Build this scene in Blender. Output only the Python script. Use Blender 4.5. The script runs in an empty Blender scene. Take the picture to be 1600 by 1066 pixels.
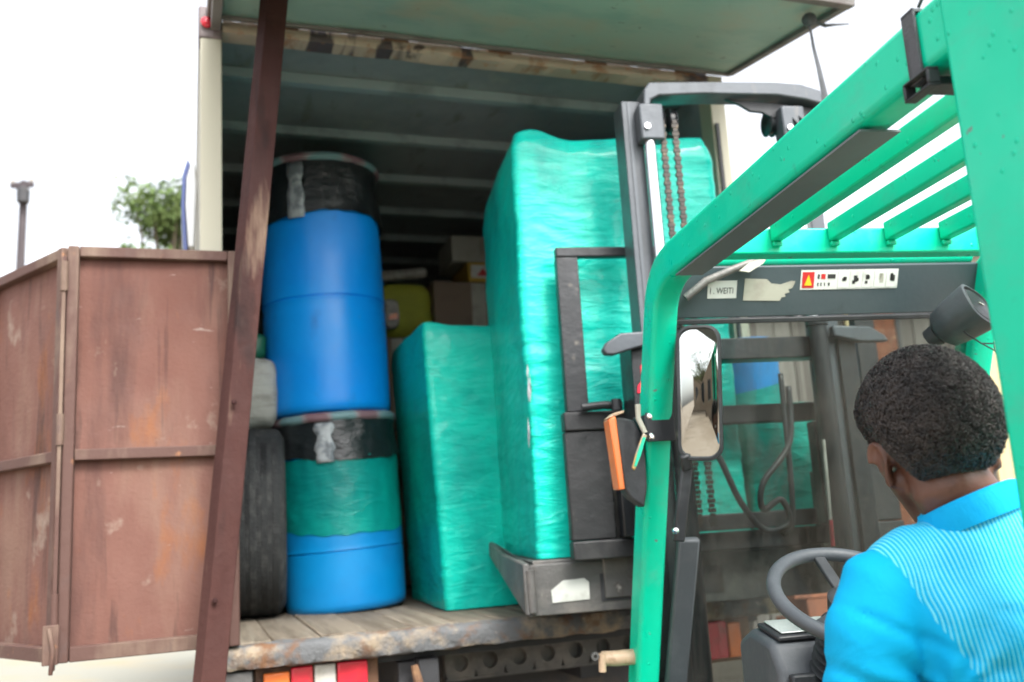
import bpy, bmesh, math, random
from mathutils import Vector, Matrix, Euler, noise
R = math.radians
rng = random.Random(7)
sc = bpy.context.scene
col = sc.collection

# ------------------------------------------------------------------ camera, world, sun, exposure
CAM_Z = 1.5
PITCH, ROLL = R(10.65), R(3.5)
cam_data = bpy.data.cameras.new('camera')
cam = bpy.data.objects.new('camera', cam_data)
col.objects.link(cam)
fw = Vector((0, math.cos(PITCH), math.sin(PITCH)))
up0 = Vector((0, -math.sin(PITCH), math.cos(PITCH)))
rt0 = Vector((1, 0, 0))
rt = math.cos(ROLL) * rt0 - math.sin(ROLL) * up0
up = math.cos(ROLL) * up0 + math.sin(ROLL) * rt0
mw = Matrix((rt, up, -fw)).transposed().to_4x4()
mw.translation = (0, 0, CAM_Z)
cam.matrix_world = mw
cam_data.sensor_width = 36
cam_data.lens = 36 * 1450 / 1600
cam_data.clip_start = 0.05
cam_data.clip_end = 2000
cam_data.dof.use_dof = True
cam_data.dof.focus_distance = 2.0
cam_data.dof.aperture_fstop = 2.8
sc.camera = cam

SUN_EL, SUN_AZ = R(50), R(150)            # azimuth measured clockwise from +Y: behind the camera, a little to the right
world = bpy.data.worlds.new('World')
sc.world = world
world.use_nodes = True
wn, wl = world.node_tree.nodes, world.node_tree.links
for n in list(wn):
    wn.remove(n)
w_out = wn.new('ShaderNodeOutputWorld')
w_bg = wn.new('ShaderNodeBackground')
w_sky = wn.new('ShaderNodeTexSky')
w_sky.sky_type = 'NISHITA'
w_sky.sun_disc = False
w_sky.sun_elevation = SUN_EL
w_sky.sun_rotation = SUN_AZ
w_sky.air_density = 1.0
w_sky.dust_density = 4.0
w_sky.ozone_density = 1.0
w_hs = wn.new('ShaderNodeHueSaturation')   # thin white overcast
w_hs.inputs['Saturation'].default_value = 0.22
w_hs.inputs['Value'].default_value = 1.25
w_bg.inputs['Strength'].default_value = 0.15
wl.new(w_sky.outputs[0], w_hs.inputs['Color'])
wl.new(w_hs.outputs[0], w_bg.inputs['Color'])
wl.new(w_bg.outputs[0], w_out.inputs['Surface'])

sun_data = bpy.data.lights.new('sun', 'SUN')
sun_data.energy = 1.5
sun_data.angle = R(18)
sun_data.color = (1.0, 0.96, 0.9)
sun = bpy.data.objects.new('sun', sun_data)
col.objects.link(sun)
sdir = Vector((math.sin(SUN_AZ) * math.cos(SUN_EL), math.cos(SUN_AZ) * math.cos(SUN_EL), math.sin(SUN_EL)))
sun.rotation_euler = sdir.to_track_quat('Z', 'Y').to_euler()
sun.location = sdir * 30

sc.view_settings.view_transform = 'Standard'
sc.view_settings.look = 'None'
sc.view_settings.exposure = 1.42
sc.view_settings.gamma = 1
sc.view_settings.use_curve_mapping = False
sc.cycles.max_bounces = 6
sc.cycles.transparent_max_bounces = 16
sc.cycles.use_denoising = True

# ------------------------------------------------------------------ helpers
class MB:
    """collects shapes for one mesh object"""
    def __init__(s):
        s.v, s.f = [], []
    def add(s, vs, fs):
        o = len(s.v)
        s.v += [tuple(v) for v in vs]
        s.f += [tuple(i + o for i in f) for f in fs]
        return s
    def box(s, x0, x1, y0, y1, z0, z1, m=None):
        vs = [Vector(p) for p in ((x0,y0,z0),(x1,y0,z0),(x1,y1,z0),(x0,y1,z0),(x0,y0,z1),(x1,y0,z1),(x1,y1,z1),(x0,y1,z1))]
        if m is not None:
            vs = [m @ v for v in vs]
        return s.add(vs, [(0,3,2,1),(4,5,6,7),(0,1,5,4),(1,2,6,5),(2,3,7,6),(3,0,4,7)])
    def beam(s, p0, p1, w, h, upv=(0,0,1)):
        """box from p0 to p1, w across, h along upv"""
        p0, p1 = Vector(p0), Vector(p1)
        t = (p1 - p0).normalized(); a = t.cross(Vector(upv)).normalized(); b = a.cross(t)
        vs = [p + a*sx*w/2 + b*sy*h/2 for p in (p0, p1) for sx, sy in ((-1,-1),(1,-1),(1,1),(-1,1))]
        return s.add(vs, [(3,2,1,0),(4,5,6,7),(0,1,5,4),(1,2,6,5),(2,3,7,6),(3,0,4,7)])
    def tube(s, pts, r, n=10, caps=True, closed=False):
        pts = [Vector(p) for p in pts]
        rs = r if isinstance(r, (list, tuple)) else [r]*len(pts)
        k = len(pts); vs = []; fs = []
        prev = None
        for i, p in enumerate(pts):
            if closed:
                t = pts[(i+1) % k] - pts[i-1]
            else:
                t = pts[min(i+1, k-1)] - pts[max(i-1, 0)]
            t.normalize()
            if prev is None:
                ref = Vector((0,0,1)) if abs(t.z) < .9 else Vector((1,0,0))
                a = t.cross(ref).normalized()
            else:
                a = (prev - t*prev.dot(t)).normalized()
            prev = a; b = t.cross(a)
            for j in range(n):
                q = 2*math.pi*j/n
                vs.append(p + (a*math.cos(q) + b*math.sin(q))*rs[i])
        m = k if closed else k-1
        for i in range(m):
            for j in range(n):
                a0 = i*n+j; a1 = i*n+(j+1) % n; b0 = ((i+1) % k)*n+j; b1 = ((i+1) % k)*n+(j+1) % n
                fs.append((a0, a1, b1, b0))
        if caps and not closed:
            fs.append(tuple(reversed(range(n)))); fs.append(tuple(range((k-1)*n, k*n)))
        return s.add(vs, fs)
    def capsule(s, p0, p1, r0, r1, n=14):
        p0, p1 = Vector(p0), Vector(p1); t = (p1-p0).normalized()
        pts, rs = [], []
        for q in (-80, -50, -20): pts.append(p0 + t*r0*math.sin(R(q))); rs.append(r0*math.cos(R(q)))
        for q in (20, 50, 80): pts.append(p1 + t*r1*math.sin(R(q))); rs.append(r1*math.cos(R(q)))
        return s.tube(pts, rs, n)
    def ellip(s, c, rad, m=None, nu=24, nv=16):
        vs, fs = [], []
        for i in range(nv+1):
            th = math.pi*i/nv
            for j in range(nu):
                ph = 2*math.pi*j/nu
                p = Vector((rad[0]*math.sin(th)*math.cos(ph), rad[1]*math.sin(th)*math.sin(ph), rad[2]*math.cos(th)))
                if m is not None: p = m @ p
                vs.append(p + Vector(c))
        for i in range(nv):
            for j in range(nu):
                fs.append((i*nu+j, (i+1)*nu+j, (i+1)*nu+(j+1) % nu, i*nu+(j+1) % nu))
        return s.add(vs, fs)
    def lathe(s, prof, n=40, c=(0,0,0), fn=None):
        vs, fs = [], []
        k = len(prof)
        for i, (r, z) in enumerate(prof):
            for j in range(n):
                q = 2*math.pi*j/n
                rr, zz = (r, z) if fn is None else fn(r, z, q)
                vs.append((c[0]+rr*math.cos(q), c[1]+rr*math.sin(q), c[2]+zz))
        for i in range(k-1):
            for j in range(n):
                fs.append((i*n+j, i*n+(j+1) % n, (i+1)*n+(j+1) % n, (i+1)*n+j))
        return s.add(vs, fs)
    def prism(s, pts, axis, lo, hi):
        """polygon given in the two other axes, extruded along axis ('x','y','z') from lo to hi"""
        n = len(pts)
        def mk(a, b, c):
            return {'x': (c, a, b), 'y': (a, c, b), 'z': (a, b, c)}[axis]
        vs = [mk(a, b, lo) for a, b in pts] + [mk(a, b, hi) for a, b in pts]
        fs = [tuple(range(n)), tuple(reversed(range(n, 2*n)))]
        for i in range(n):
            j = (i+1) % n
            fs.append((i, n+i, n+j, j))
        return s.add(vs, fs)
    def sweep(s, path, prof, axis_u=Vector((1,0,0))):
        """sweep profile (a along axis_u, b along in-plane normal) along a path lying in a plane normal to axis_u"""
        path = [Vector(p) for p in path]; k = len(path); n = len(prof); vs = []; fs = []
        for i, p in enumerate(path):
            t = (path[min(i+1,k-1)] - path[max(i-1,0)]).normalized()
            nn = axis_u.cross(t).normalized()
            if 0 < i < k-1:
                t0 = (path[i]-path[i-1]).normalized(); c = max(.6, t0.dot(t)); nn = nn/c
            for a, b in prof:
                vs.append(p + axis_u*a + nn*b)
        for i in range(k-1):
            for j in range(n):
                fs.append((i*n+j, i*n+(j+1) % n, (i+1)*n+(j+1) % n, (i+1)*n+j))
        fs.append(tuple(reversed(range(n)))); fs.append(tuple(range((k-1)*n, k*n)))
        return s.add(vs, fs)
    def mesh(s, name):
        me = bpy.data.meshes.new(name)
        me.from_pydata(s.v, [], s.f)
        bm = bmesh.new(); bm.from_mesh(me)
        bmesh.ops.recalc_face_normals(bm, faces=bm.faces)
        bm.to_mesh(me); bm.free()
        return me
    def build(s, name, mat, parent=None, bevel=0, smooth=None, seg=2):
        me = s.mesh(name)
        return mk(name, me, mat, parent, bevel, smooth, seg)

def mk(name, me, mat, parent=None, bevel=0, smooth=None, seg=2):
    me.materials.clear()
    me.materials.append(mat)
    o = bpy.data.objects.new(name, me)
    col.objects.link(o)
    if parent is not None:
        o.parent = parent
    if bevel:
        b = o.modifiers.new('bevel', 'BEVEL'); b.width = bevel; b.segments = seg; b.limit_method = 'ANGLE'; b.angle_limit = R(35)
        b.harden_normals = False
    if smooth is None:
        smooth = 40
    if smooth:
        me.polygons.foreach_set('use_smooth', [True]*len(me.polygons))
        if smooth < 180:
            me.set_sharp_from_angle(angle=R(smooth))
    return o

def share(name, src, parent=None):
    o = bpy.data.objects.new(name, src.data)
    col.objects.link(o)
    for m in src.modifiers:
        q = o.modifiers.new(m.name, m.type)
        if m.type == 'BEVEL':
            q.width, q.segments, q.limit_method, q.angle_limit = m.width, m.segments, m.limit_method, m.angle_limit
    if parent is not None: o.parent = parent
    return o

def tag(o, label=None, cat=None, group=None, kind=None):
    if label: o['label'] = label
    if cat: o['category'] = cat
    if group: o['group'] = group
    if kind: o['kind'] = kind
    return o

def thing(name, label, cat, loc=(0,0,0), rz=0, group=None):
    o = bpy.data.objects.new(name, None)
    o.empty_display_size = .2
    col.objects.link(o)
    o.location = loc; o.rotation_euler = (0, 0, rz)
    return tag(o, label, cat, group)

def bake(o):
    """apply the modifiers of a freshly made object"""
    bpy.context.view_layer.update()
    dg = bpy.context.evaluated_depsgraph_get()
    me = bpy.data.meshes.new_from_object(o.evaluated_get(dg))
    o.modifiers.clear()
    o.data = me
    return o

class Frame:
    def __init__(s, x, y, yaw):
        s.x, s.y, s.a = x, y, R(yaw)
    def w(s, u, v, z=0):
        return Vector((s.x + u*math.cos(s.a) - v*math.sin(s.a), s.y + u*math.sin(s.a) + v*math.cos(s.a), z))
T = Frame(-1.124, 3.536, 19.5)     # truck: u across the tail, v into the box
G = Frame(.485, 2.2, 10.0)         # forklift: u to its right, v forward
FL = 1.10                          # truck floor height

# ------------------------------------------------------------------ materials
def nodes_of(name):
    m = bpy.data.materials.new(name); m.use_nodes = True
    nt = m.node_tree
    return m, nt.nodes, nt.links, nt.nodes['Principled BSDF']

def pm(name, base, rough=.5, metal=0., layers=(), bump=None, coat=0., rough_var=0., spec=.5, rnd=0., sheen=0.):
    """layers: (colour, scale, lo, hi, stretch xyz) noise masks mixed over the base colour
       bump: (scale, strength, stretch) or a list of them"""
    m, N, L, P = nodes_of(name)
    tc = N.new('ShaderNodeTexCoord')
    vec = tc.outputs['Object']
    if rnd is not None:
        oi = N.new('ShaderNodeObjectInfo'); sc_ = N.new('ShaderNodeVectorMath'); sc_.operation = 'SCALE'
        comb = N.new('ShaderNodeCombineXYZ')
        mul = N.new('ShaderNodeMath'); mul.operation = 'MULTIPLY'; mul.inputs[1].default_value = 37.0
        L.new(oi.outputs['Random'], mul.inputs[0])
        for k in range(3): L.new(mul.outputs[0], comb.inputs[k])
        ad = N.new('ShaderNodeVectorMath'); ad.operation = 'ADD'
        L.new(tc.outputs['Object'], ad.inputs[0]); L.new(comb.outputs[0], ad.inputs[1])
        vec = ad.outputs[0]
    def nz(scale, stretch, detail=5, rg=.6):
        mp = N.new('ShaderNodeMapping'); mp.inputs['Scale'].default_value = stretch
        L.new(vec, mp.inputs['Vector'])
        t = N.new('ShaderNodeTexNoise'); t.inputs['Scale'].default_value = scale
        t.inputs['Detail'].default_value = detail; t.inputs['Roughness'].default_value = rg
        L.new(mp.outputs[0], t.inputs['Vector'])
        return t.outputs['Fac']
    cur = None
    rgb = N.new('ShaderNodeRGB'); rgb.outputs[0].default_value = (*base, 1); cur = rgb.outputs[0]
    if rnd:
        hs = N.new('ShaderNodeHueSaturation')
        mr = N.new('ShaderNodeMapRange'); mr.inputs['To Min'].default_value = 1-rnd; mr.inputs['To Max'].default_value = 1+rnd
        L.new(oi.outputs['Random'], mr.inputs['Value']); L.new(mr.outputs[0], hs.inputs['Value']); L.new(cur, hs.inputs['Color'])
        cur = hs.outputs[0]
    for (c, scale, lo, hi, stretch) in layers:
        mr = N.new('ShaderNodeMapRange'); mr.inputs['From Min'].default_value = lo; mr.inputs['From Max'].default_value = hi
        L.new(nz(scale, stretch), mr.inputs['Value'])
        mx = N.new('ShaderNodeMix'); mx.data_type = 'RGBA'
        L.new(mr.outputs[0], mx.inputs['Factor']); L.new(cur, mx.inputs['A']); mx.inputs['B'].default_value = (*c[:3], 1)
        if len(c) > 3:
            ml = N.new('ShaderNodeMath'); ml.operation = 'MULTIPLY'; ml.inputs[1].default_value = c[3]
            L.new(mr.outputs[0], ml.inputs[0]); L.new(ml.outputs[0], mx.inputs['Factor'])
        cur = mx.outputs['Result']
    L.new(cur, P.inputs['Base Color'])
    P.inputs['Metallic'].default_value = metal
    P.inputs['Specular IOR Level'].default_value = spec
    P.inputs['Coat Weight'].default_value = coat
    P.inputs['Coat Roughness'].default_value = .12
    if sheen:
        P.inputs['Sheen Weight'].default_value = sheen
    if rough_var:
        mr = N.new('ShaderNodeMapRange'); mr.inputs['To Min'].default_value = max(.02, rough-rough_var); mr.inputs['To Max'].default_value = min(1, rough+rough_var)
        mr.inputs['From Min'].default_value = .3; mr.inputs['From Max'].default_value = .7
        L.new(nz(7, (1,1,1)), mr.inputs['Value']); L.new(mr.outputs[0], P.inputs['Roughness'])
    else:
        P.inputs['Roughness'].default_value = rough
    if bump:
        if not isinstance(bump, list): bump = [bump]
        last = None
        for (scale, strength, stretch) in bump:
            b = N.new('ShaderNodeBump'); b.inputs['Strength'].default_value = strength; b.inputs['Distance'].default_value = .01
            L.new(nz(scale, stretch), b.inputs['Height'])
            if last: L.new(last, b.inputs['Normal'])
            last = b.outputs[0]
        L.new(last, P.inputs['Normal'])
    return m

S1 = (1,1,1)
M = {}
M['ground'] = pm('packed_earth', (.21,.165,.12), .95, layers=[((.27,.225,.175), .35, .4, .65, S1), ((.12,.085,.055), 1.3, .55, .75, S1), ((.3,.26,.22), 9, .6, .8, S1)], bump=[(4,.6,S1),(40,.5,S1)], rnd=None)
M['concrete'] = pm('pale_concrete', (.25,.245,.205), .9, layers=[((.30,.25,.16), .9, .5, .7, (1,2,1)), ((.2,.18,.15), 6, .62, .8, S1)], bump=(30,.3,S1))
M['gate_rust'] = pm('brown_oxide_paint', (.125,.056,.043), .8, layers=[
    ((.160,.078,.060), 2.2, .4, .65, (1,1,.5)), ((.19,.115,.085,.7), 2.3, .52, .66, (1.6,1,.4)), ((.062,.03,.026,.75), 3.1, .52, .66, (1.6,1,.25)), ((.24,.08,.018,.6), 4.8, .58, .70, (1.2,1,.45)), ((.27,.21,.17,.75), 5.5, .61, .70, (.9,1,.8)), ((.032,.018,.017,.85), 5.6, .58, .70, (2.4,1,.18)), ((.30,.25,.22,.6), 17, .68, .73, (.5,1,1.6))], bump=[(5,.35,S1),(60,.3,S1)], rough_var=.12, spec=.35)
M['gate_frame'] = pm('weathered_frame_paint', (.085,.042,.033), .75, layers=[((.20,.145,.105), 4, .5, .7, (1,1,.3)), ((.08,.05,.045), 9, .6, .75, (1,1,.5)), ((.4,.18,.07), 14, .66, .78, S1)], bump=[(25,.35,S1)])
M['prop'] = pm('dark_red_oxide', (.024,.0065,.006), .8, layers=[((.062,.024,.020), 2, .46, .68, (1,1,.25)), ((.20,.14,.10), 7, .58, .72, (1,1,.16)), ((.012,.006,.006), 6, .56, .72, (1,1,.3))], bump=[(30,.4,S1)], rough_var=.1, spec=.3)
M['cream_wall'] = pm('cream_body_paint', (.40,.385,.30), .55, layers=[((.31,.28,.2), 2, .5, .75, (2,2,.4)), ((.3,.22,.13), 8, .68, .8, (1,1,.3))], bump=(3,.1,S1))
M['inner_wall'] = pm('box_lining', (.225,.255,.265), .65, layers=[((.17,.195,.205), 2.5, .45, .7, S1), ((.26,.28,.25,.6), 5, .6, .72, S1), ((.12,.12,.09,.6), 9, .58, .7, (1,.3,1))], bump=(8,.2,S1), rough_var=.15)
M['rib'] = pm('rib_steel', (.25,.32,.33), .5, layers=[((.14,.17,.175), 4, .5, .7, S1)], bump=(10,.15,S1))
M['flap'] = pm('flap_lining', (.27,.40,.345), .6, layers=[((.33,.39,.32), 1.1, .45, .65, S1), ((.20,.33,.29), 2.4, .5, .7, (1,2,1)), ((.12,.10,.07,.7), 16, .66, .72, (1,1,1)), ((.38,.34,.24,.6), 2.2, .56, .70, S1), ((.12,.11,.09,.8), 30, .68, .72, (.3,1,1))], bump=[(3,.2,S1),(60,.1,S1)])
M['flap_edge'] = pm('flap_frame_steel', (.16,.15,.145), .6, layers=[((.09,.075,.07), 5, .5, .7, S1), ((.25,.17,.1), 12, .66, .78, S1)], bump=(20,.3,S1))
M['header'] = pm('flaking_header_paint', (.075,.058,.062), .65, layers=[((.42,.34,.27), 1.5, .44, .47, (.8,.1,.3)), ((.075,.058,.062,1), 2.3, .57, .59, (.9,.1,.3)), ((.28,.12,.05,.7), 9, .56, .66, (1,.5,1)), ((.45,.2,.08,.8), 14, .6, .72, S1), ((.08,.055,.05), 5, .66, .7, S1)], bump=[(8,.5,S1),(40,.3,S1)])
M['plank'] = pm('worn_deck_board', (.20,.165,.125), .85, layers=[((.11,.085,.06), 3, .42, .66, (5,.5,1)), ((.28,.25,.20), 5, .55, .75, (8,.4,1)), ((.08,.06,.05), 9, .66, .8, (3,.6,1))], bump=[(20,.5,(8,.6,1))], rnd=.18)
M['sill'] = pm('corroded_sill', (.115,.12,.125), .8, layers=[((.30,.24,.17), 5, .5, .62, (1,1,1)), ((.16,.08,.04), 11, .52, .68, S1), ((.55,.5,.44), 20, .66, .74, S1)], bump=[(25,1.0,S1),(70,.6,S1)])
M['chassis'] = pm('chassis_black', (.035,.036,.04), .6, layers=[((.09,.07,.05), 5, .55, .75, S1)], bump=(20,.3,S1))
M['rust'] = pm('bare_rust', (.16,.085,.05), .85, layers=[((.3,.17,.08), 8, .5, .7, S1), ((.06,.04,.035), 5, .55, .75, S1)], bump=[(30,.8,S1)])
M['red_lens'] = pm('red_lens', (.55,.02,.04), .25, layers=[((.3,.03,.03), 12, .55, .75, S1)], coat=.5)
M['orange_lens'] = pm('orange_lens', (.75,.17,.03), .3, layers=[((.5,.13,.04), 12, .6, .75, S1)], coat=.5)
M['white_lens'] = pm('grey_lens', (.5,.48,.44), .35, layers=[((.3,.27,.22), 10, .5, .7, S1)], coat=.4)
M['rubber'] = pm('worn_rubber', (.034,.036,.037), .85, layers=[((.075,.075,.073), 10, .48, .7, S1), ((.014,.014,.015), 4, .55, .7, S1)], bump=[(90,.9,S1),(18,.4,S1)], spec=.3)
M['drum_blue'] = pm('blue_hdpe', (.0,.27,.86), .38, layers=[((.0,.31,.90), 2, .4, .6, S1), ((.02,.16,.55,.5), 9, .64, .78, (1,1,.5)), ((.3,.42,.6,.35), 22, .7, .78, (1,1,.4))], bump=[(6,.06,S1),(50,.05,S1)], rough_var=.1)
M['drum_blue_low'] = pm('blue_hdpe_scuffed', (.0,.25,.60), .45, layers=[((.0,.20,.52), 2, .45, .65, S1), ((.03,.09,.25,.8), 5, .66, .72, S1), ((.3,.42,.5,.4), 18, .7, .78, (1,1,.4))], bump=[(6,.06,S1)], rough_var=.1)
M['black_bag'] = pm('black_polythene', (.010,.013,.015), .32, layers=[((.03,.035,.037), 5, .5, .7, (1,1,.5))], bump=[(9,.8,(1,1,2)),(26,.5,(1,1,1.5))], spec=.6)
M['tape'] = pm('white_tape', (.42,.45,.47), .4, layers=[((.16,.18,.2), 14, .45, .6, S1)], bump=(30,.6,S1))
M['steel_grey'] = pm('worn_grey_steel', (.12,.118,.115), .55, metal=.35, layers=[((.24,.22,.2), 4, .5, .7, S1), ((.07,.05,.036), 7, .58, .75, S1), ((.4,.38,.35), 25, .66, .76, S1)], bump=[(14,.35,S1),(60,.2,S1)])
M['mast'] = pm('mast_grey', (.078,.088,.10), .4, metal=.2, layers=[((.04,.045,.05), 5, .5, .7, (1,1,.2)), ((.16,.15,.14), 12, .62, .76, (1,1,.15))], bump=(30,.12,S1), rough_var=.1)
M['mast_dark'] = pm('mast_black', (.013,.015,.018), .45, layers=[((.04,.044,.05), 6, .5, .72, (1,1,.25)), ((.11,.1,.085), 16, .64, .76, S1)], bump=(25,.25,S1), rough_var=.12)
M['chrome'] = pm('chrome_rod', (.85,.85,.86), .12, metal=1)
M['chain'] = pm('greasy_chain', (.045,.04,.036), .5, metal=.6, layers=[((.12,.09,.06), 40, .5, .7, S1)])
M['carriage'] = pm('worn_black_carriage', (.018,.019,.021), .55, layers=[((.06,.06,.06), 5, .5, .7, (1,1,.25)), ((.13,.125,.115), 14, .62, .75, (1,1,.3))], bump=[(18,.4,S1)], rough_var=.12)
M['dark_plastic'] = pm('dark_plastic', (.020,.023,.026), .5, layers=[((.045,.05,.055), 7, .5, .7, S1)], bump=(80,.12,S1), rough_var=.12)
M['grey_plastic'] = pm('grey_plastic', (.055,.064,.072), .5, layers=[((.085,.095,.105), 5, .5, .7, S1), ((.05,.055,.06), 9, .6, .75, S1)], bump=(60,.1,S1), rough_var=.1)
M['header_band'] = pm('windscreen_band', (.042,.062,.070), .5, layers=[((.055,.075,.083), 3, .45, .7, (1,1,2)), ((.03,.042,.046), 8, .6, .75, S1)], bump=(50,.08,S1))
M['grey_strip'] = pm('grey_strip_finish', (.115,.135,.147), .45, layers=[((.15,.17,.18), 3, .5, .7, S1)])
M['sticker'] = pm('sticker_paper', (.62,.64,.60), .45, layers=[((.45,.46,.42), 14, .5, .7, S1)])
M['old_sticker'] = pm('old_sticker', (.40,.40,.33), .6, layers=[((.3,.29,.24), 12, .45, .7, S1)])
M['ink'] = pm('ink', (.03,.03,.03), .5)
M['red_ink'] = pm('red_ink', (.5,.02,.02), .45)
M['yellow_ink'] = pm('yellow_ink', (.75,.5,.02), .45)
M['mark_red'] = pm('red_paint_mark', (.62,.01,.04), .45)
M['brass'] = pm('gilded_steel', (.6,.42,.18), .35, metal=.9, layers=[((.3,.3,.28), 20, .5, .7, S1)])
M['tan_metal'] = pm('tan_painted_metal', (.50,.36,.24), .5, layers=[((.3,.2,.12), 20, .55, .7, S1)], bump=(40,.2,S1))
M['skin'] = pm('dark_skin', (.105,.045,.028), .42, layers=[((.15,.068,.045), 9, .45, .7, S1), ((.07,.028,.018), 20, .55, .75, S1)], bump=[(220,.06,S1)], spec=.45)
M['hair'] = pm('black_hair', (.014,.011,.010), .5, layers=[((.045,.032,.026), 60, .45, .65, S1)], bump=[(260,1.0,S1),(90,.7,S1)], spec=.5)
M['hair_curl'] = pm('hair_curl', (.045,.036,.032), .32, layers=[((.012,.010,.009), 40, .4, .6, S1)], spec=.6)  # curls lighter than the cap: sky glints put into the colour
M['trousers'] = pm('dark_cotton', (.03,.035,.05), .9, bump=(200,.2,S1))
M['shoe'] = pm('black_shoe', (.02,.02,.02), .5)
M['eye'] = pm('eye_white', (.7,.68,.64), .2)
M['carton'] = pm('brown_carton', (.20,.15,.11), .85, layers=[((.15,.11,.08), 4, .5, .7, S1)], bump=(15,.15,S1), rnd=.15)
M['white_carton'] = pm('white_carton', (.45,.46,.42), .8, layers=[((.35,.35,.3), 4, .5, .7, S1)])
M['yellow_carton'] = pm('yellow_carton', (.50,.33,.05), .8, layers=[((.4,.26,.05), 4, .5, .7, S1)])
M['yellow_sack'] = pm('yellow_woven_sack', (.34,.36,.035), .75, layers=[((.26,.28,.03), 5, .45, .7, S1), ((.45,.44,.1), 12, .6, .75, S1)], bump=[(7,.8,S1),(120,.3,S1)])
M['white_sack'] = pm('white_woven_sack', (.40,.39,.36), .85, layers=[((.25,.24,.21), 6, .5, .7, (1,1,3)), ((.15,.13,.11), 10, .62, .75, S1)], bump=[(9,.9,(1,1,3)),(120,.3,S1)])
M['green_sack'] = pm('dark_green_plastic', (.01,.11,.06), .4, bump=(10,.6,S1))
M['bark'] = pm('bark', (.10,.075,.055), .95, layers=[((.06,.045,.035), 6, .5, .7, (1,1,.3))], bump=[(12,1,(1,1,.3))])
M['leaf'] = pm('foliage', (.10,.165,.045), .6, layers=[((.16,.22,.08), 1.2, .45, .65, S1), ((.04,.075,.02), 2.5, .55, .75, S1)], spec=.3)
M['pole_wood'] = pm('tarred_pole', (.06,.05,.055), .9, layers=[((.12,.1,.1), 4, .5, .7, (1,1,.1))])
M['shed_plank'] = pm('weathered_shed_board', (.20,.185,.17), .9, layers=[((.12,.10,.09), 2.5, .45, .7, (4,1,.4)), ((.30,.28,.26), 4, .55, .75, (6,1,.3))], bump=[(14,.5,(6,1,.4))], rnd=.3)
M['yellow_plank'] = pm('pale_yellow_board', (.48,.40,.22), .8, layers=[((.36,.29,.16), 4, .5, .7, (5,1,.4))], bump=(10,.3,S1))
M['rust_sheet'] = pm('rusty_mesh_sheet', (.17,.055,.025), .85, layers=[((.35,.2,.12), 30, .6, .66, S1), ((.07,.025,.015), 6, .5, .7, S1)], bump=(30,.6,S1))
M['brick'] = pm('clay_block', (.33,.125,.075), .9, layers=[((.25,.1,.065), 8, .5, .7, S1)], bump=(40,.4,S1), rnd=.2)
M['plaster'] = pm('pale_plaster', (.62,.60,.55), .9, layers=[((.5,.47,.42), 1.1, .5, .75, S1), ((.35,.33,.3), 3, .64, .8, (1,1,.4))], bump=(20,.2,S1))
M['tan_plaster'] = pm('tan_plaster', (.27,.21,.155), .9, layers=[((.2,.16,.12), 1.1, .5, .75, (3,1,.4)), ((.36,.31,.25), 3, .6, .75, (4,1,.3))], bump=(20,.2,S1))
M['zinc'] = pm('zinc_sheet', (.38,.39,.40), .45, metal=.5, layers=[((.28,.2,.15), 2, .58, .75, (1,1,.4))])
M['window_dark'] = pm('dark_window', (.02,.025,.03), .1, spec=.8)
M['webbing'] = pm('grey_webbing', (.085,.09,.10), .8, layers=[((.05,.055,.06), 30, .45, .6, (1,1,.3))], bump=(200,.3,S1))
M['cab_white'] = pm('cab_white', (.62,.64,.66), .3, coat=.4)
M['cab_blue'] = pm('cab_blue', (.03,.06,.22), .3, coat=.4)
M['cream_part'] = pm('cream_block', (.17,.14,.14), .6, layers=[((.1,.08,.085), 9, .5, .7, S1)])
M['seat_vinyl'] = pm('black_vinyl', (.02,.02,.022), .45, bump=(120,.1,S1))
M['display'] = pm('grey_display', (.42,.47,.44), .22, layers=[((.3,.34,.33), 6, .5, .7, S1)], coat=.6)
M['highlight_white'] = pm('painted_highlight', (.75,.78,.76), .4)  # white for the painted highlight on the windscreen tube
M['white_rim'] = pm('wheel_rim', (.5,.5,.48), .5)

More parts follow.
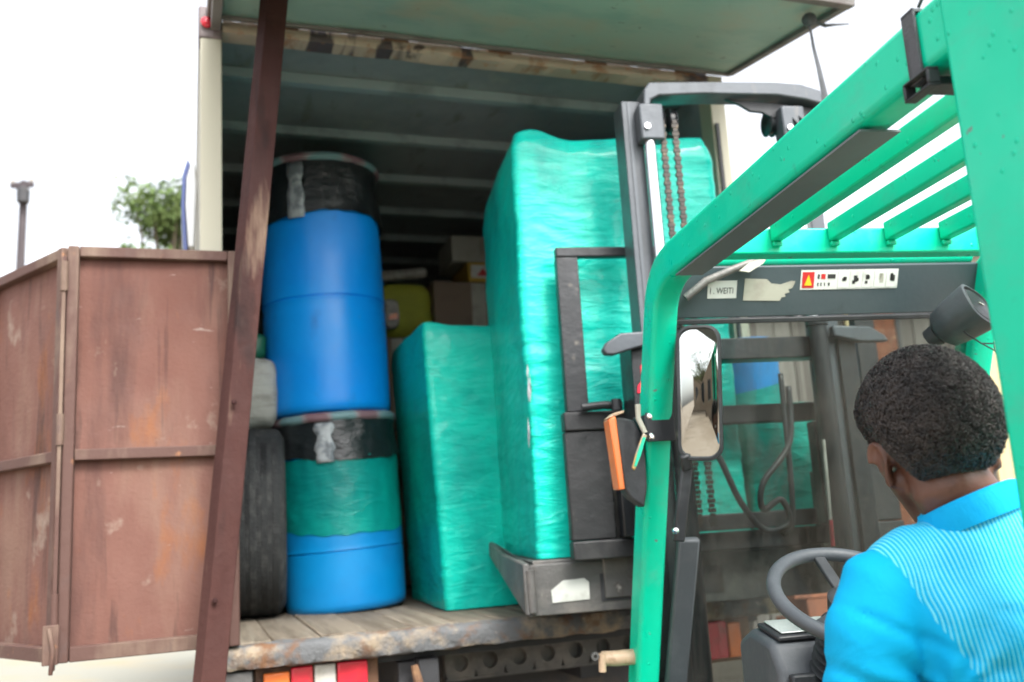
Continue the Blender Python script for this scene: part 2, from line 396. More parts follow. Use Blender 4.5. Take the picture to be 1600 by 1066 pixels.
def green_paint(name):
    m, N, L, P = nodes_of(name)
    tc = N.new('ShaderNodeTexCoord')
    def noi(scale, detail=4):
        t = N.new('ShaderNodeTexNoise'); t.inputs['Scale'].default_value = scale; t.inputs['Detail'].default_value = detail
        L.new(tc.outputs['Object'], t.inputs['Vector']); return t.outputs['Fac']
    cr = N.new('ShaderNodeValToRGB')
    cr.color_ramp.elements[0].position = .3; cr.color_ramp.elements[0].color = (.0,.56,.335,1)
    cr.color_ramp.elements[1].position = .7; cr.color_ramp.elements[1].color = (.0,.63,.38,1)
    L.new(noi(3.5), cr.inputs[0])
    mr = N.new('ShaderNodeMapRange'); mr.inputs['From Min'].default_value = .68; mr.inputs['From Max'].default_value = .78; mr.inputs['To Max'].default_value = .5
    L.new(noi(26), mr.inputs['Value'])
    mx = N.new('ShaderNodeMix'); mx.data_type = 'RGBA'; mx.inputs['B'].default_value = (.03,.36,.23,1)
    L.new(mr.outputs[0], mx.inputs['Factor']); L.new(cr.outputs[0], mx.inputs['A'])
    mp = N.new('ShaderNodeMapping'); mp.inputs['Scale'].default_value = (1,.35,.6); L.new(tc.outputs['Object'], mp.inputs['Vector'])
    n2 = N.new('ShaderNodeTexNoise'); n2.inputs['Scale'].default_value = 14; n2.inputs['Detail'].default_value = 7; n2.inputs['Roughness'].default_value = .7; L.new(mp.outputs[0], n2.inputs['Vector'])
    m2 = N.new('ShaderNodeMapRange'); m2.inputs['From Min'].default_value = .52; m2.inputs['From Max'].default_value = .72; m2.inputs['To Max'].default_value = .45; L.new(n2.outputs['Fac'], m2.inputs['Value'])
    mx2 = N.new('ShaderNodeMix'); mx2.data_type = 'RGBA'; mx2.inputs['B'].default_value = (.09,.40,.28,1); L.new(m2.outputs[0], mx2.inputs['Factor']); L.new(mx.outputs['Result'], mx2.inputs['A'])
    n3 = N.new('ShaderNodeTexNoise'); n3.inputs['Scale'].default_value = 46; n3.inputs['Detail'].default_value = 3; L.new(tc.outputs['Object'], n3.inputs['Vector'])
    m3 = N.new('ShaderNodeMapRange'); m3.inputs['From Min'].default_value = .725; m3.inputs['From Max'].default_value = .74; m3.inputs['To Max'].default_value = .8; L.new(n3.outputs['Fac'], m3.inputs['Value'])
    mx3 = N.new('ShaderNodeMix'); mx3.data_type = 'RGBA'; mx3.inputs['B'].default_value = (.16,.17,.16,1); L.new(m3.outputs[0], mx3.inputs['Factor']); L.new(mx2.outputs['Result'], mx3.inputs['A'])
    L.new(mx3.outputs['Result'], P.inputs['Base Color'])
    rr = N.new('ShaderNodeMapRange'); rr.inputs['From Min'].default_value = .3; rr.inputs['From Max'].default_value = .7; rr.inputs['To Min'].default_value = .26; rr.inputs['To Max'].default_value = .5
    L.new(noi(9), rr.inputs['Value']); L.new(rr.outputs[0], P.inputs['Roughness'])
    # water drops standing on the paint
    vo = N.new('ShaderNodeTexVoronoi'); vo.inputs['Scale'].default_value = 55; vo.inputs['Randomness'].default_value = 1
    L.new(tc.outputs['Object'], vo.inputs['Vector'])
    d = N.new('ShaderNodeMapRange'); d.interpolation_type = 'SMOOTHSTEP'; d.inputs['From Min'].default_value = .30; d.inputs['From Max'].default_value = .12
    L.new(vo.outputs['Distance'], d.inputs['Value'])
    sel = N.new('ShaderNodeSeparateColor'); L.new(vo.outputs['Color'], sel.inputs[0])
    gt = N.new('ShaderNodeMath'); gt.operation = 'GREATER_THAN'; gt.inputs[1].default_value = .90
    L.new(sel.outputs[0], gt.inputs[0])
    ml = N.new('ShaderNodeMath'); ml.operation = 'MULTIPLY'; L.new(d.outputs[0], ml.inputs[0]); L.new(gt.outputs[0], ml.inputs[1])
    b1 = N.new('ShaderNodeBump'); b1.inputs['Strength'].default_value = .05; b1.inputs['Distance'].default_value = .01; L.new(noi(60), b1.inputs['Height'])
    b2 = N.new('ShaderNodeBump'); b2.inputs['Strength'].default_value = .5; b2.inputs['Distance'].default_value = .004
    L.new(ml.outputs[0], b2.inputs['Height']); L.new(b1.outputs[0], b2.inputs['Normal'])
    L.new(b2.outputs[0], P.inputs['Normal'])
    P.inputs['Coat Weight'].default_value = .14; P.inputs['Coat Roughness'].default_value = .15; P.inputs['Specular IOR Level'].default_value = .3
    return m
M['green'] = green_paint('green_forklift_paint')

def film(name, base, dark, alpha=1.0):
    """stretch film: layered colour, horizontal wrinkles, glossy"""
    m, N, L, P = nodes_of(name)
    tc = N.new('ShaderNodeTexCoord')
    def noi(scale, st, detail=5, rg=.6, dist=0):
        mp = N.new('ShaderNodeMapping'); mp.inputs['Scale'].default_value = st; L.new(tc.outputs['Object'], mp.inputs['Vector'])
        t = N.new('ShaderNodeTexNoise'); t.inputs['Scale'].default_value = scale; t.inputs['Detail'].default_value = detail; t.inputs['Roughness'].default_value = rg
        t.inputs['Distortion'].default_value = dist
        L.new(mp.outputs[0], t.inputs['Vector']); return t.outputs['Fac']
    cr = N.new('ShaderNodeValToRGB'); e = cr.color_ramp.elements
    e[0].position = .34; e[0].color = (*dark, 1); e[1].position = .56; e[1].color = (*base, 1)
    L.new(noi(2.3, (1,1,.8), 6, .65, .4), cr.inputs[0])
    # dark pleats
    mr = N.new('ShaderNodeMapRange'); mr.inputs['From Min'].default_value = .66; mr.inputs['From Max'].default_value = .76; mr.inputs['To Max'].default_value = .55
    L.new(noi(3.2, (1,1,4.5), 4, .6, 1.6), mr.inputs['Value'])
    mx = N.new('ShaderNodeMix'); mx.data_type = 'RGBA'; mx.inputs['B'].default_value = (*[c*.8 for c in dark], 1)
    L.new(mr.outputs[0], mx.inputs['Factor']); L.new(cr.outputs[0], mx.inputs['A'])
    # milky overlaps
    mr2 = N.new('ShaderNodeMapRange'); mr2.inputs['From Min'].default_value = .6; mr2.inputs['From Max'].default_value = .8; mr2.inputs['To Max'].default_value = .18
    L.new(noi(1.7, (1,1,2.6), 3, .5, .8), mr2.inputs['Value'])
    mx2 = N.new('ShaderNodeMix'); mx2.data_type = 'RGBA'; mx2.inputs['B'].default_value = (.12,.66,.55,1)
    L.new(mr2.outputs[0], mx2.inputs['Factor']); L.new(mx.outputs['Result'], mx2.inputs['A'])
    L.new(mx2.outputs['Result'], P.inputs['Base Color'])
    P.inputs['Roughness'].default_value = .45; P.inputs['Specular IOR Level'].default_value = .3
    P.inputs['Coat Weight'].default_value = .28; P.inputs['Coat Roughness'].default_value = .09
    def ridge(scale, st, dist):
        f = noi(scale, st, 2, .5, dist)
        a_ = N.new('ShaderNodeMath'); a_.operation = 'SUBTRACT'; a_.inputs[1].default_value = .5; L.new(f, a_.inputs[0])
        b_ = N.new('ShaderNodeMath'); b_.operation = 'ABSOLUTE'; L.new(a_.outputs[0], b_.inputs[0])
        m_ = N.new('ShaderNodeMapRange'); m_.inputs['From Max'].default_value = .06; m_.inputs['To Min'].default_value = 1; m_.inputs['To Max'].default_value = 0; L.new(b_.outputs[0], m_.inputs['Value'])
        return m_.outputs[0]
    # overlapping turns of film
    wv_ = N.new('ShaderNodeTexWave'); wv_.wave_type = 'BANDS'; wv_.bands_direction = 'Z'; wv_.wave_profile = 'SAW'
    wv_.inputs['Scale'].default_value = .95; wv_.inputs['Distortion'].default_value = 1.6; wv_.inputs['Detail'].default_value = 2; wv_.inputs['Detail Scale'].default_value = .8
    L.new(tc.outputs['Object'], wv_.inputs['Vector'])
    last = None
    for hgt, st_, ds in ((noi(3, (1,1,5), 5, .55, .9), .35, .02), (ridge(3.2, (1,1,4.5), .9), .30, .006), (ridge(7, (1.2,1.2,3.5), 1.2), .16, .004), (wv_.outputs['Fac'], .35, .004), (noi(16, (1,1,2), 4, .6, 1.5), .25, .01)):
        bb = N.new('ShaderNodeBump'); bb.inputs['Strength'].default_value = st_; bb.inputs['Distance'].default_value = ds; L.new(hgt, bb.inputs['Height'])
        if last: L.new(last, bb.inputs['Normal'])
        last = bb.outputs[0]
    L.new(last, P.inputs['Normal'])
    if alpha < 1:
        P.inputs['Alpha'].default_value = alpha
    return m
M['film'] = film('teal_stretch_film', (.0,.56,.44), (.0,.33,.28))
M['film_thin'] = film('thin_teal_film', (.0,.36,.29), (.0,.2,.18), .82)

def rim_cloth():
    m, N, L, P = nodes_of('checked_rim_cloth')
    tc = N.new('ShaderNodeTexCoord')
    sx = N.new('ShaderNodeSeparateXYZ'); L.new(tc.outputs['Object'], sx.inputs[0])
    at = N.new('ShaderNodeMath'); at.operation = 'ARCTAN2'; L.new(sx.outputs[1], at.inputs[0]); L.new(sx.outputs[0], at.inputs[1])
    ml = N.new('ShaderNodeMath'); ml.operation = 'MULTIPLY'; ml.inputs[1].default_value = 7.0; L.new(at.outputs[0], ml.inputs[0])
    sn = N.new('ShaderNodeMath'); sn.operation = 'SINE'; L.new(ml.outputs[0], sn.inputs[0])
    nt = N.new('ShaderNodeTexNoise'); nt.inputs['Scale'].default_value = 9; L.new(tc.outputs['Object'], nt.inputs['Vector'])
    ad = N.new('ShaderNodeMath'); ad.operation = 'MULTIPLY_ADD'; ad.inputs[1].default_value = 3; ad.inputs[2].default_value = -1.5; L.new(nt.outputs['Fac'], ad.inputs[0])
    su = N.new('ShaderNodeMath'); L.new(sn.outputs[0], su.inputs[0]); L.new(ad.outputs[0], su.inputs[1])
    cr = N.new('ShaderNodeValToRGB'); e = cr.color_ramp.elements
    e[0].position = .25; e[0].color = (.21,.12,.14,1); e[1].position = .75; e[1].color = (.16,.28,.30,1)
    mid = cr.color_ramp.elements.new(.5); mid.color = (.27,.24,.25,1)
    mr = N.new('ShaderNodeMapRange'); mr.inputs['From Min'].default_value = -1; mr.inputs['From Max'].default_value = 1; L.new(su.outputs[0], mr.inputs['Value'])
    L.new(mr.outputs[0], cr.inputs[0]); L.new(cr.outputs[0], P.inputs['Base Color']); P.inputs['Roughness'].default_value = .6
    return m
M['rim_cloth'] = rim_cloth()

def shirt_mat(origin, axis, lo):
    """plain cyan knit; the back panel carries fine pale pinstripes"""
    m, N, L, P = nodes_of('cyan_sports_knit')
    tc = N.new('ShaderNodeTexCoord')
    sb = N.new('ShaderNodeVectorMath'); sb.operation = 'SUBTRACT'; sb.inputs[1].default_value = origin; L.new(tc.outputs['Object'], sb.inputs[0])
    dt = N.new('ShaderNodeVectorMath'); dt.operation = 'DOT_PRODUCT'; dt.inputs[1].default_value = axis; L.new(sb.outputs[0], dt.inputs[0])
    ml = N.new('ShaderNodeMath'); ml.operation = 'MULTIPLY'; ml.inputs[1].default_value = 2*math.pi/.0062
    at = N.new('ShaderNodeAttribute'); at.attribute_name = 'across'; L.new(at.outputs['Fac'], ml.inputs[0])
    sn = N.new('ShaderNodeMath'); sn.operation = 'SINE'; L.new(ml.outputs[0], sn.inputs[0])
    st = N.new('ShaderNodeMapRange'); st.interpolation_type = 'SMOOTHSTEP'; st.inputs['From Min'].default_value = -.1; st.inputs['From Max'].default_value = .6; L.new(sn.outputs[0], st.inputs['Value'])
    # stripes wear lighter and fainter in places
    nt = N.new('ShaderNodeTexNoise'); nt.inputs['Scale'].default_value = 6; nt.inputs['Detail'].default_value = 3; L.new(tc.outputs['Object'], nt.inputs['Vector'])
    nm = N.new('ShaderNodeMapRange'); nm.inputs['From Min'].default_value = .35; nm.inputs['From Max'].default_value = .65; nm.inputs['To Min'].default_value = .45; nm.inputs['To Max'].default_value = .95; L.new(nt.outputs['Fac'], nm.inputs['Value'])
    # armhole seam: panel begins right of a slanted line
    sx = N.new('ShaderNodeSeparateXYZ'); L.new(sb.outputs[0], sx.inputs[0])
    zz = N.new('ShaderNodeMath'); zz.operation = 'MULTIPLY_ADD'; zz.inputs[1].default_value = .35; zz.inputs[2].default_value = 0; L.new(sx.outputs[2], zz.inputs[0])
    sd = N.new('ShaderNodeMath'); L.new(dt.outputs['Value'], sd.inputs[0]); L.new(zz.outputs[0], sd.inputs[1])
    mk_ = N.new('ShaderNodeMath'); mk_.operation = 'GREATER_THAN'; mk_.inputs[1].default_value = lo; L.new(sd.outputs[0], mk_.inputs[0])
    f1 = N.new('ShaderNodeMath'); f1.operation = 'MULTIPLY'; L.new(st.outputs[0], f1.inputs[0]); L.new(nm.outputs[0], f1.inputs[1])
    f2 = N.new('ShaderNodeMath'); f2.operation = 'MULTIPLY'; L.new(f1.outputs[0], f2.inputs[0]); L.new(mk_.outputs[0], f2.inputs[1])
    mx = N.new('ShaderNodeMix'); mx.data_type = 'RGBA'; mx.inputs['A'].default_value = (.0,.385,.70,1); mx.inputs['B'].default_value = (.20,.72,.80,1)
    L.new(f2.outputs[0], mx.inputs['Factor']); L.new(mx.outputs['Result'], P.inputs['Base Color'])
    P.inputs['Roughness'].default_value = .75; P.inputs['Specular IOR Level'].default_value = .2
    b = N.new('ShaderNodeBump'); b.inputs['Strength'].default_value = .12; b.inputs['Distance'].default_value = .003; L.new(f2.outputs[0], b.inputs['Height'])
    nb = N.new('ShaderNodeTexNoise'); nb.inputs['Scale'].default_value = 9; nb.inputs['Detail'].default_value = 4; nb.inputs['Distortion'].default_value = 1.0; L.new(tc.outputs['Object'], nb.inputs['Vector'])
    b2 = N.new('ShaderNodeBump'); b2.inputs['Strength'].default_value = .3; b2.inputs['Distance'].default_value = .02; L.new(nb.outputs['Fac'], b2.inputs['Height']); L.new(b.outputs[0], b2.inputs['Normal'])
    L.new(b2.outputs[0], P.inputs['Normal'])
    return m

def glass_mat():
    m, N, L, P = nodes_of('dust_and_reflection_glass')
    out = [n for n in N if n.type == 'OUTPUT_MATERIAL'][0]
    N.remove(P)
    tc = N.new('ShaderNodeTexCoord')
    tr = N.new('ShaderNodeBsdfTransparent'); tr.inputs[0].default_value = (.70,.75,.73,1)
    gl = N.new('ShaderNodeBsdfGlossy'); gl.inputs['Roughness'].default_value = .02
    df = N.new('ShaderNodeBsdfDiffuse'); df.inputs[0].default_value = (.165,.155,.14,1)  # dust on the pane, browned to carry murky reflections too
    fr = N.new('ShaderNodeFresnel'); fr.inputs['IOR'].default_value = 1.3
    m1 = N.new('ShaderNodeMixShader'); L.new(fr.outputs[0], m1.inputs[0]); L.new(tr.outputs[0], m1.inputs[1]); L.new(gl.outputs[0], m1.inputs[2])
    mp = N.new('ShaderNodeMapping'); mp.inputs['Scale'].default_value = (2.2,1,.7); L.new(tc.outputs['Object'], mp.inputs['Vector'])
    nt = N.new('ShaderNodeTexNoise'); nt.inputs['Scale'].default_value = 3.5; nt.inputs['Detail'].default_value = 6; nt.inputs['Roughness'].default_value = .65; nt.inputs['Distortion'].default_value = .6
    L.new(mp.outputs[0], nt.inputs['Vector'])
    mr = N.new('ShaderNodeMapRange'); mr.inputs['From Min'].default_value = .42; mr.inputs['From Max'].default_value = .72; mr.inputs['To Min'].default_value = .02; mr.inputs['To Max'].default_value = .30
    L.new(nt.outputs['Fac'], mr.inputs['Value'])
    m2 = N.new('ShaderNodeMixShader'); L.new(mr.outputs[0], m2.inputs[0]); L.new(m1.outputs[0], m2.inputs[1]); L.new(df.outputs[0], m2.inputs[2])
    L.new(m2.outputs[0], out.inputs['Surface'])
    return m
M['glass'] = glass_mat()
M['mirror'] = pm('mirror_silver', (.60,.63,.61), .03, metal=1, layers=[((.42,.42,.38), 8, .5, .7, S1)])

# ------------------------------------------------------------------ setting
def ground():
    b = MB(); n = 60
    def grid(k):  # denser near the camera
        t = (k/n)*2-1
        return math.copysign(abs(t)**2.2, t)*600
    vs = []
    for j in range(n+1):
        for i in range(n+1):
            x, y = grid(i), grid(j)+5
            h = .03*noise.noise((x*.3, y*.3, 0)) if abs(x) < 40 and abs(y) < 40 else 0
            vs.append((x, y, h-.02))
    fs = [(j*(n+1)+i, j*(n+1)+i+1, (j+1)*(n+1)+i+1, (j+1)*(n+1)+i) for j in range(n) for i in range(n)]
    o = b.add(vs, fs).build('ground', M['ground'], smooth=180)
    tag(o, kind='structure')
    # a pale concrete apron in the yard behind the gate
    b = MB()
    b.box(-16, -3.2, 8.2, 19, -.05, .045)
    o = b.build('pavement', M['concrete'], bevel=.02)
    tag(o, kind='structure')
ground()

def compound_wall():
    t = thing('compound_wall', 'long low pale plastered yard wall behind the truck gate', 'wall', (-22, 21, 0))
    for k in range(9):
        MB().box(k*3, k*3+2.76, -.1, .1, 0, 2.2).build('wall_panel', M['plaster'], t, bevel=.01)
        MB().box(k*3+2.762, k*3+2.998, -.16, .16, 0, 2.35).build('pier', M['plaster'], t, bevel=.01)
    MB().box(0, 27, -.14, .14, 2.353, 2.43).build('coping', M['concrete'], t, bevel=.01)
compound_wall()

def tree(loc, h, cr, label, seed, nleaf=5200, lobes=None):
    r = random.Random(seed)
    t = thing('tree', label, 'tree', loc)
    b = MB()
    pts = [(0,0,0), (.05*h*.1,0,h*.25), (.02*h,.02*h,h*.5), (0,0,h*.75)]
    b.tube(pts, [.045*h*.5, .032*h*.5, .024*h*.5, .012*h*.5], 10)
    cents = []
    for k in range(34):
        a = r.uniform(0, 6.28); z = h*r.uniform(.55,.955); rad = cr*r.uniform(.1,1.0)*(1.1-(z/h-.55)*1.2)
        c = Vector((math.cos(a)*rad, math.sin(a)*rad, z)); cents.append((c, cr*r.uniform(.20,.36)))
        b.tube([(0,0,h*r.uniform(.35,.55)), tuple(c*.55+Vector((0,0,h*.25))), tuple(c)], [.012*h*.5,.008*h*.5,.003*h*.5], 6)
    b.build('trunk', M['bark'], t)
    vs, fs = [], []
    for k in range(nleaf):
        c, rr = r.choice(cents)
        d = Vector((r.gauss(0,1), r.gauss(0,1), r.gauss(0,.8))).normalized()*rr*(r.random()**.5)*(1.0 if r.random() < .85 else 1.5)
        p = c + d; s = h*r.uniform(.006,.011)
        e = Euler((r.uniform(-1.1,1.1), r.uniform(-1.1,1.1), r.uniform(0,6.3))).to_matrix()
        i = len(vs)
        for q in ((-1,0,0),(0,-.45,.12),(1,0,0),(0,.45,.12)):
            vs.append(p + e @ Vector(q)*s)
        fs.append((i,i+1,i+2,i+3))
    b = MB(); b.v = vs; b.f = fs
    b.build('crown', M['leaf'], t, smooth=0)
tree((-9.15, 24, 0), 10.9, 1.9, 'broadleaf tree rising above the brown gate beside the truck', 3, 14000)

def pole():
    t = thing('utility_pole', 'tall dark utility pole at far left against white sky', 'pole', (-13.1, 24, 0))
    MB().tube([(0,0,0),(0,0,6),(.05,0,11.28)], [.15,.13,.10], 12).build('shaft', M['pole_wood'], t)
    MB().box(-.32,.3,-.06,.06,11.1,11.25).build('crossarm', M['pole_wood'], t, bevel=.01)
    for x in (-.27, .25):
        MB().lathe([(.0,0),(.05,0),(.07,.06),(.04,.1),(.06,.14),(.0,.2)], 10, (x,0,11.25)).build('insulator', M['white_lens'], t)
    MB().lathe([(0,0),(.16,.0),(.17,.35),(.1,.42),(0,.42)], 14, (.14,-.2,10.6)).build('fuse_box', M['chassis'], t)
pole()

def shed():
    o = G  # world coordinates directly
    t = thing('plank_shed', 'weathered grey board shed wall seen through the forklift windscreen', 'shed', (1.7, 7.4, 0), R(4))
    pl = None
    for k in range(34):
        w = .145
        b = MB().box(.003, w-.004, -.015, .015, 0, 1)
        if pl is None:
            pl = b.build('plank', M['shed_plank'], t, bevel=.004, seg=1); p = pl
        else:
            p = share('plank', pl, t)
        p.location = (k*w, rng.uniform(-.012,.012), .02)
        p.scale = (1, 1, 3.05+rng.uniform(-.05,.05))
        p.rotation_euler = (0, rng.uniform(-.006,.006), 0)
    for z in (.5, 1.7, 2.8):
        MB().box(-.05, 5.0, .03, .10, z, z+.1).build('rail', M['shed_plank'], t, bevel=.005)
    MB().prism([(-.25,3.14),(1.8,3.5),(1.8,3.54),(-.25,3.18)], 'x', -.1, 5.1).build('roof', M['zinc'], t)
    y = thing('yellow_board', 'pale yellow board leaning on the grey shed wall at right', 'board', (3.78, 7.3, 0), R(4))
    MB().box(-.09,.12,-.015,.015,0,3.0).build('board', M['yellow_plank'], y, bevel=.004)
    s = thing('rusty_panel', 'rust red speckled panel with pale edge strip behind the mast', 'panel', (2.66, 7.28, 0), R(4))
    MB().box(.05,.4,-.012,.012,1.0,3.0).build('sheet', M['rust_sheet'], s)
    MB().box(-.0,.046,-.02,.02,.0,3.0).build('edge_strip', M['yellow_plank'], s, bevel=.004)
    MB().box(.404,.44,-.02,.02,.0,3.0).build('edge_strip', M['chassis'], s, bevel=.004)
shed()

def blocks():
    t = thing('clay_block_stack', 'stack of red clay blocks on the ground beyond the truck', 'blocks', (1.75, 6.3, 0), R(8))
    p0 = None
    for L_ in range(7):
        for i in range(6):
            for j in range(2):
                if L_ == 6 and rng.random() < .5: continue
                if p0 is None:
                    p0 = MB().box(0,.29,0,.19,0,.14).build('block', M['brick'], t, bevel=.006, seg=1); p = p0
                else:
                    p = share('block', p0, t)
                p.location = (i*.3 + (L_ % 2)*.08 + rng.uniform(-.01,.01), j*.2+rng.uniform(-.008,.008), L_*.142)
                p.rotation_euler = (0,0,rng.uniform(-.03,.03))
blocks()

def houses():
    t = thing('pale_house', 'pale plastered building glimpsed between the green roof bars', 'house', (4.0, 15, 0), R(6))
    MB().box(0, 9, 0, 6, 0, 5.4).build('wall', M['plaster'], t)
    MB().prism([(-.4,5.35),(3,6.3),(6.4,5.35),(6.4,5.42),(3,6.42),(-.4,5.42)], 'x', -.3, 9.3).build('roof', M['zinc'], t)
    for k in range(4):
        w = MB().box(.8+k*2.1, 1.9+k*2.1, -.03, .05, 3.4, 4.6).build('window', M['window_dark'], t)
        MB().box(.75+k*2.1, 1.95+k*2.1, -.08, -.033, 3.3, 3.395).build('sill', M['concrete'], w)
    # yard building behind the camera, caught by the cab mirror
    t = thing('store_building', 'plain tan store building behind the forklift', 'building', (-7, -11, 0), R(-8))
    MB().box(0, 12, -5, 0, 0, 3.6).build('wall', M['tan_plaster'], t)
    MB().box(-.3, 12.3, -5.3, .4, 3.603, 3.72).build('roof', M['zinc'], t)
    for k in range(4):
        w = MB().box(1+k*2.8, 2.3+k*2.8, -.05, .03, 1.2, 2.4).build('window', M['window_dark'], t)
        MB().box(.93+k*2.8, 2.37+k*2.8, .033, .09, 1.1, 1.195).build('sill', M['concrete'], w)
houses()
tree((-2.6, -7.6, 0), 5.4, 1.6, 'small leafy tree in the yard behind the forklift', 11, 2600)

# ------------------------------------------------------------------ truck
truck = thing('box_truck', 'open box truck with raised top flap and brown swing gate', 'truck', T.w(0,0,0), T.a)
W, H, LEN = 2.3, 2.43, 5.2
def truck_box():
    t = truck
    pl = None
    nP = 13; w = W/nP
    for k in range(nP):
        if pl is None:
            pl = MB().box(.002, w-.003, 0, LEN, 0, .032).build('plank', M['plank'], t, bevel=.004, seg=1); p = pl
        else:
            p = share('plank', pl, t)
        p.location = (k*w, rng.uniform(-.008,.012), FL-.033+rng.uniform(-.003,.0015))
    MB().box(0, W, .05, LEN, FL-.13, FL-.037).build('deck_frame', M['chassis'], t)
    # corroded rear sill
    b = MB(); nx = 150
    prof = [(-.07,-.012),(-.078,-.03),(-.075,-.06),(-.07,-.086),(-.05,-.092),(.045,-.092),(.045,-.04),(-.012,-.036),(-.012,-.006),(-.04,-.004)]
    vs, fs = [], []
    for i in range(nx+1):
        u = -.06 + (W+.12)*i/nx
        for q, (y, z) in enumerate(prof):
            dx = noise.noise((u*9, q*1.7, 3))*.008 + noise.noise((u*34, q*2.1, 8))*.005
            vs.append((u, y+dx, FL+z+dx*.8))
    n = len(prof)
    for i in range(nx):
        for q in range(n):
            fs.append((i*n+q, i*n+(q+1) % n, (i+1)*n+(q+1) % n, (i+1)*n+q))
    fs.append(tuple(range(n))); fs.append(tuple(range(nx*n, nx*n+n)))
    b.add(vs, fs).build('rear_sill', M['sill'], t, smooth=50)
    # walls
    for s in (0, 1):
        x0 = -.085 if s == 0 else W+.06
        MB().box(x0, x0+.025, .1, LEN, FL-.1, FL+H+.07).build('side_wall', M['cream_wall'], t)
        x1 = -.058 if s == 0 else W+.033
        MB().box(x1, x1+.025, .1, LEN-.03, FL+.003, FL+H+.045).build('wall_lining', M['inner_wall'], t)
        for k in range(8):
            v = .55+k*.6
            xr = -.031 if s == 0 else W+.001
            MB().box(xr, xr+.03, v, v+.045, FL+.006, FL+H-.003).build('wall_rib', M['rib'], t, bevel=.004, seg=1)
    MB().box(-.03, W+.03, LEN-.03, LEN-.004, FL+.003, FL+H+.04).build('front_lining', M['inner_wall'], t)
    MB().box(-.085, W+.085, LEN, LEN+.03, FL-.1, FL+H+.07).build('front_wall', M['cream_wall'], t)
    MB().box(-.056, W+.056, .1, LEN-.034, FL+H+.05, FL+H+.062).build('roof_lining', M['inner_wall'], t)
    MB().box(-.09, W+.09, .08, LEN+.035, FL+H+.073, FL+H+.10).build('roof_panel', M['cream_wall'], t)
    rb = None
    for k in range(9):
        if rb is None:
            rb = MB().prism([(0,0),(.055,0),(.055,.05),(.04,.05),(.04,.012),(.015,.012),(.015,.05),(0,.05)], 'x', -.028, W+.028).build('roof_rib', M['rib'], t, bevel=.003, seg=1); p = rb
        else:
            p = share('roof_rib', rb, t)
        p.location = (0, .36+k*.59, FL+H-.001)
    # rear frame
    MB().box(-.085, .0, -.01, .096, FL-.1, FL+H+.06).build('corner_post', M['cream_wall'], t, bevel=.006)
    MB().box(W-.0, W+.085, -.01, .096, FL-.1, FL+H+.06).build('corner_post', M['cream_wall'], t, bevel=.006)
    MB().box(W+.012, W+.03, -.024, -.013, FL+.1, FL+H-.2).build('post_seal', M['chassis'], t)
    MB().box(-.092, .002, -.016, .1, FL+H-.03, FL+H+.115).build('corner_cap', M['cream_part'], t, bevel=.01)
    b = MB(); nx = 120; vs = []; fs = []
    prof = [(-.02,.004),(-.026,.018),(-.022,.034),(-.008,.062),(.07,.062),(.07,.004)]
    for i in range(nx+1):
        u = .003 + (W-.006)*i/nx
        for q, (y, z) in enumerate(prof):
            d = noise.noise((u*6, q, 1))*.007 + noise.noise((u*25, q, 5))*.004
            vs.append((u, y+d, FL+H+z+d))
    n = len(prof)
    for i in range(nx):
        for q in range(n): fs.append((i*n+q, i*n+(q+1) % n, (i+1)*n+(q+1) % n, (i+1)*n+q))
    fs.append(tuple(range(n))); fs.append(tuple(range(nx*n, nx*n+n)))
    b.add(vs, fs).build('header_beam', M['header'], t, smooth=50)
    l = MB().lathe([(0,-.0),(.022,0),(.024,.012),(.015,.02),(0,.022)], 14).build('marker_light', M['red_lens'], t)
    l.location = (-.06, -.018, FL+H+.035); l.rotation_euler = (R(90), 0, 0)
    # rolled side deflector with a blue edge
    d = MB().prism([(-.10,1.78),(-.13,1.78),(-.143,2.0),(-.138,2.14),(-.12,2.21),(-.10,2.22),(-.09,2.1)], 'y', .9, 1.3).build('side_deflector', M['cab_white'], t, bevel=.008)
    d.location = (0, 0, FL)
    d2 = MB().prism([(-.131,1.76),(-.152,1.76),(-.164,2.0),(-.159,2.15),(-.135,2.24),(-.122,2.215),(-.14,2.14),(-.146,2.0)], 'y', .92, 1.32).build('blue_edge', M['cab_blue'], d, bevel=.004)
truck_box()

def gate_leaf(name_w, u0, v0, ang, label):
    """leaf from hinge running in direction ang (truck frame), front face toward the camera"""
    g = bpy.data.objects.new('gate_leaf', None); col.objects.link(g); g.parent = truck
    g.location = (u0, v0, FL); g.rotation_euler = (0, 0, R(ang))
    g['label'] = label
    w = name_w; h = 1.475
    # dented sheet, recessed
    b = MB(); nx, nz = 26, 50; vs = []; fs = []
    for j in range(nz+1):
        for i in range(nx+1):
            x = .02+(w-.04)*i/nx; z = .02+(h-.04)*j/nz
            d = noise.noise((x*3, z*2.2, u0*7))*.010 + noise.noise((x*9, z*7, u0*3))*.0035
            vs.append((x, .028+d, z))
    k = nx+1
    fs = [(j*k+i, j*k+i+1, (j+1)*k+i+1, (j+1)*k+i) for j in range(nz) for i in range(nx)]
    o2 = len(vs)
    b.add(vs, fs)
    s = b.build('sheet', M['gate_rust'], g, smooth=180)
    so = s.modifiers.new('solid', 'SOLIDIFY'); so.thickness = .003; so.offset = 0
    for x in (0, w-.038):
        MB().box(x, x+.038, -.012, .04, 0, h).build('gate_post', M['gate_frame'], g, bevel=.005)
    for z, hh in ((.0,.05), (.685,.04), (h-.04,.04)):
        MB().box(.0395, w-.0395, -.008, .037, z, z+hh).build('rail', M['gate_frame'], g, bevel=.004)
    return g
g1 = gate_leaf(.60, -.545, -.075, 0, 'inner leaf of the brown gate beside the prop post')
g2 = gate_leaf(.66, -.557, -.058, 180-61, 'outer leaf of the brown gate at the left edge')
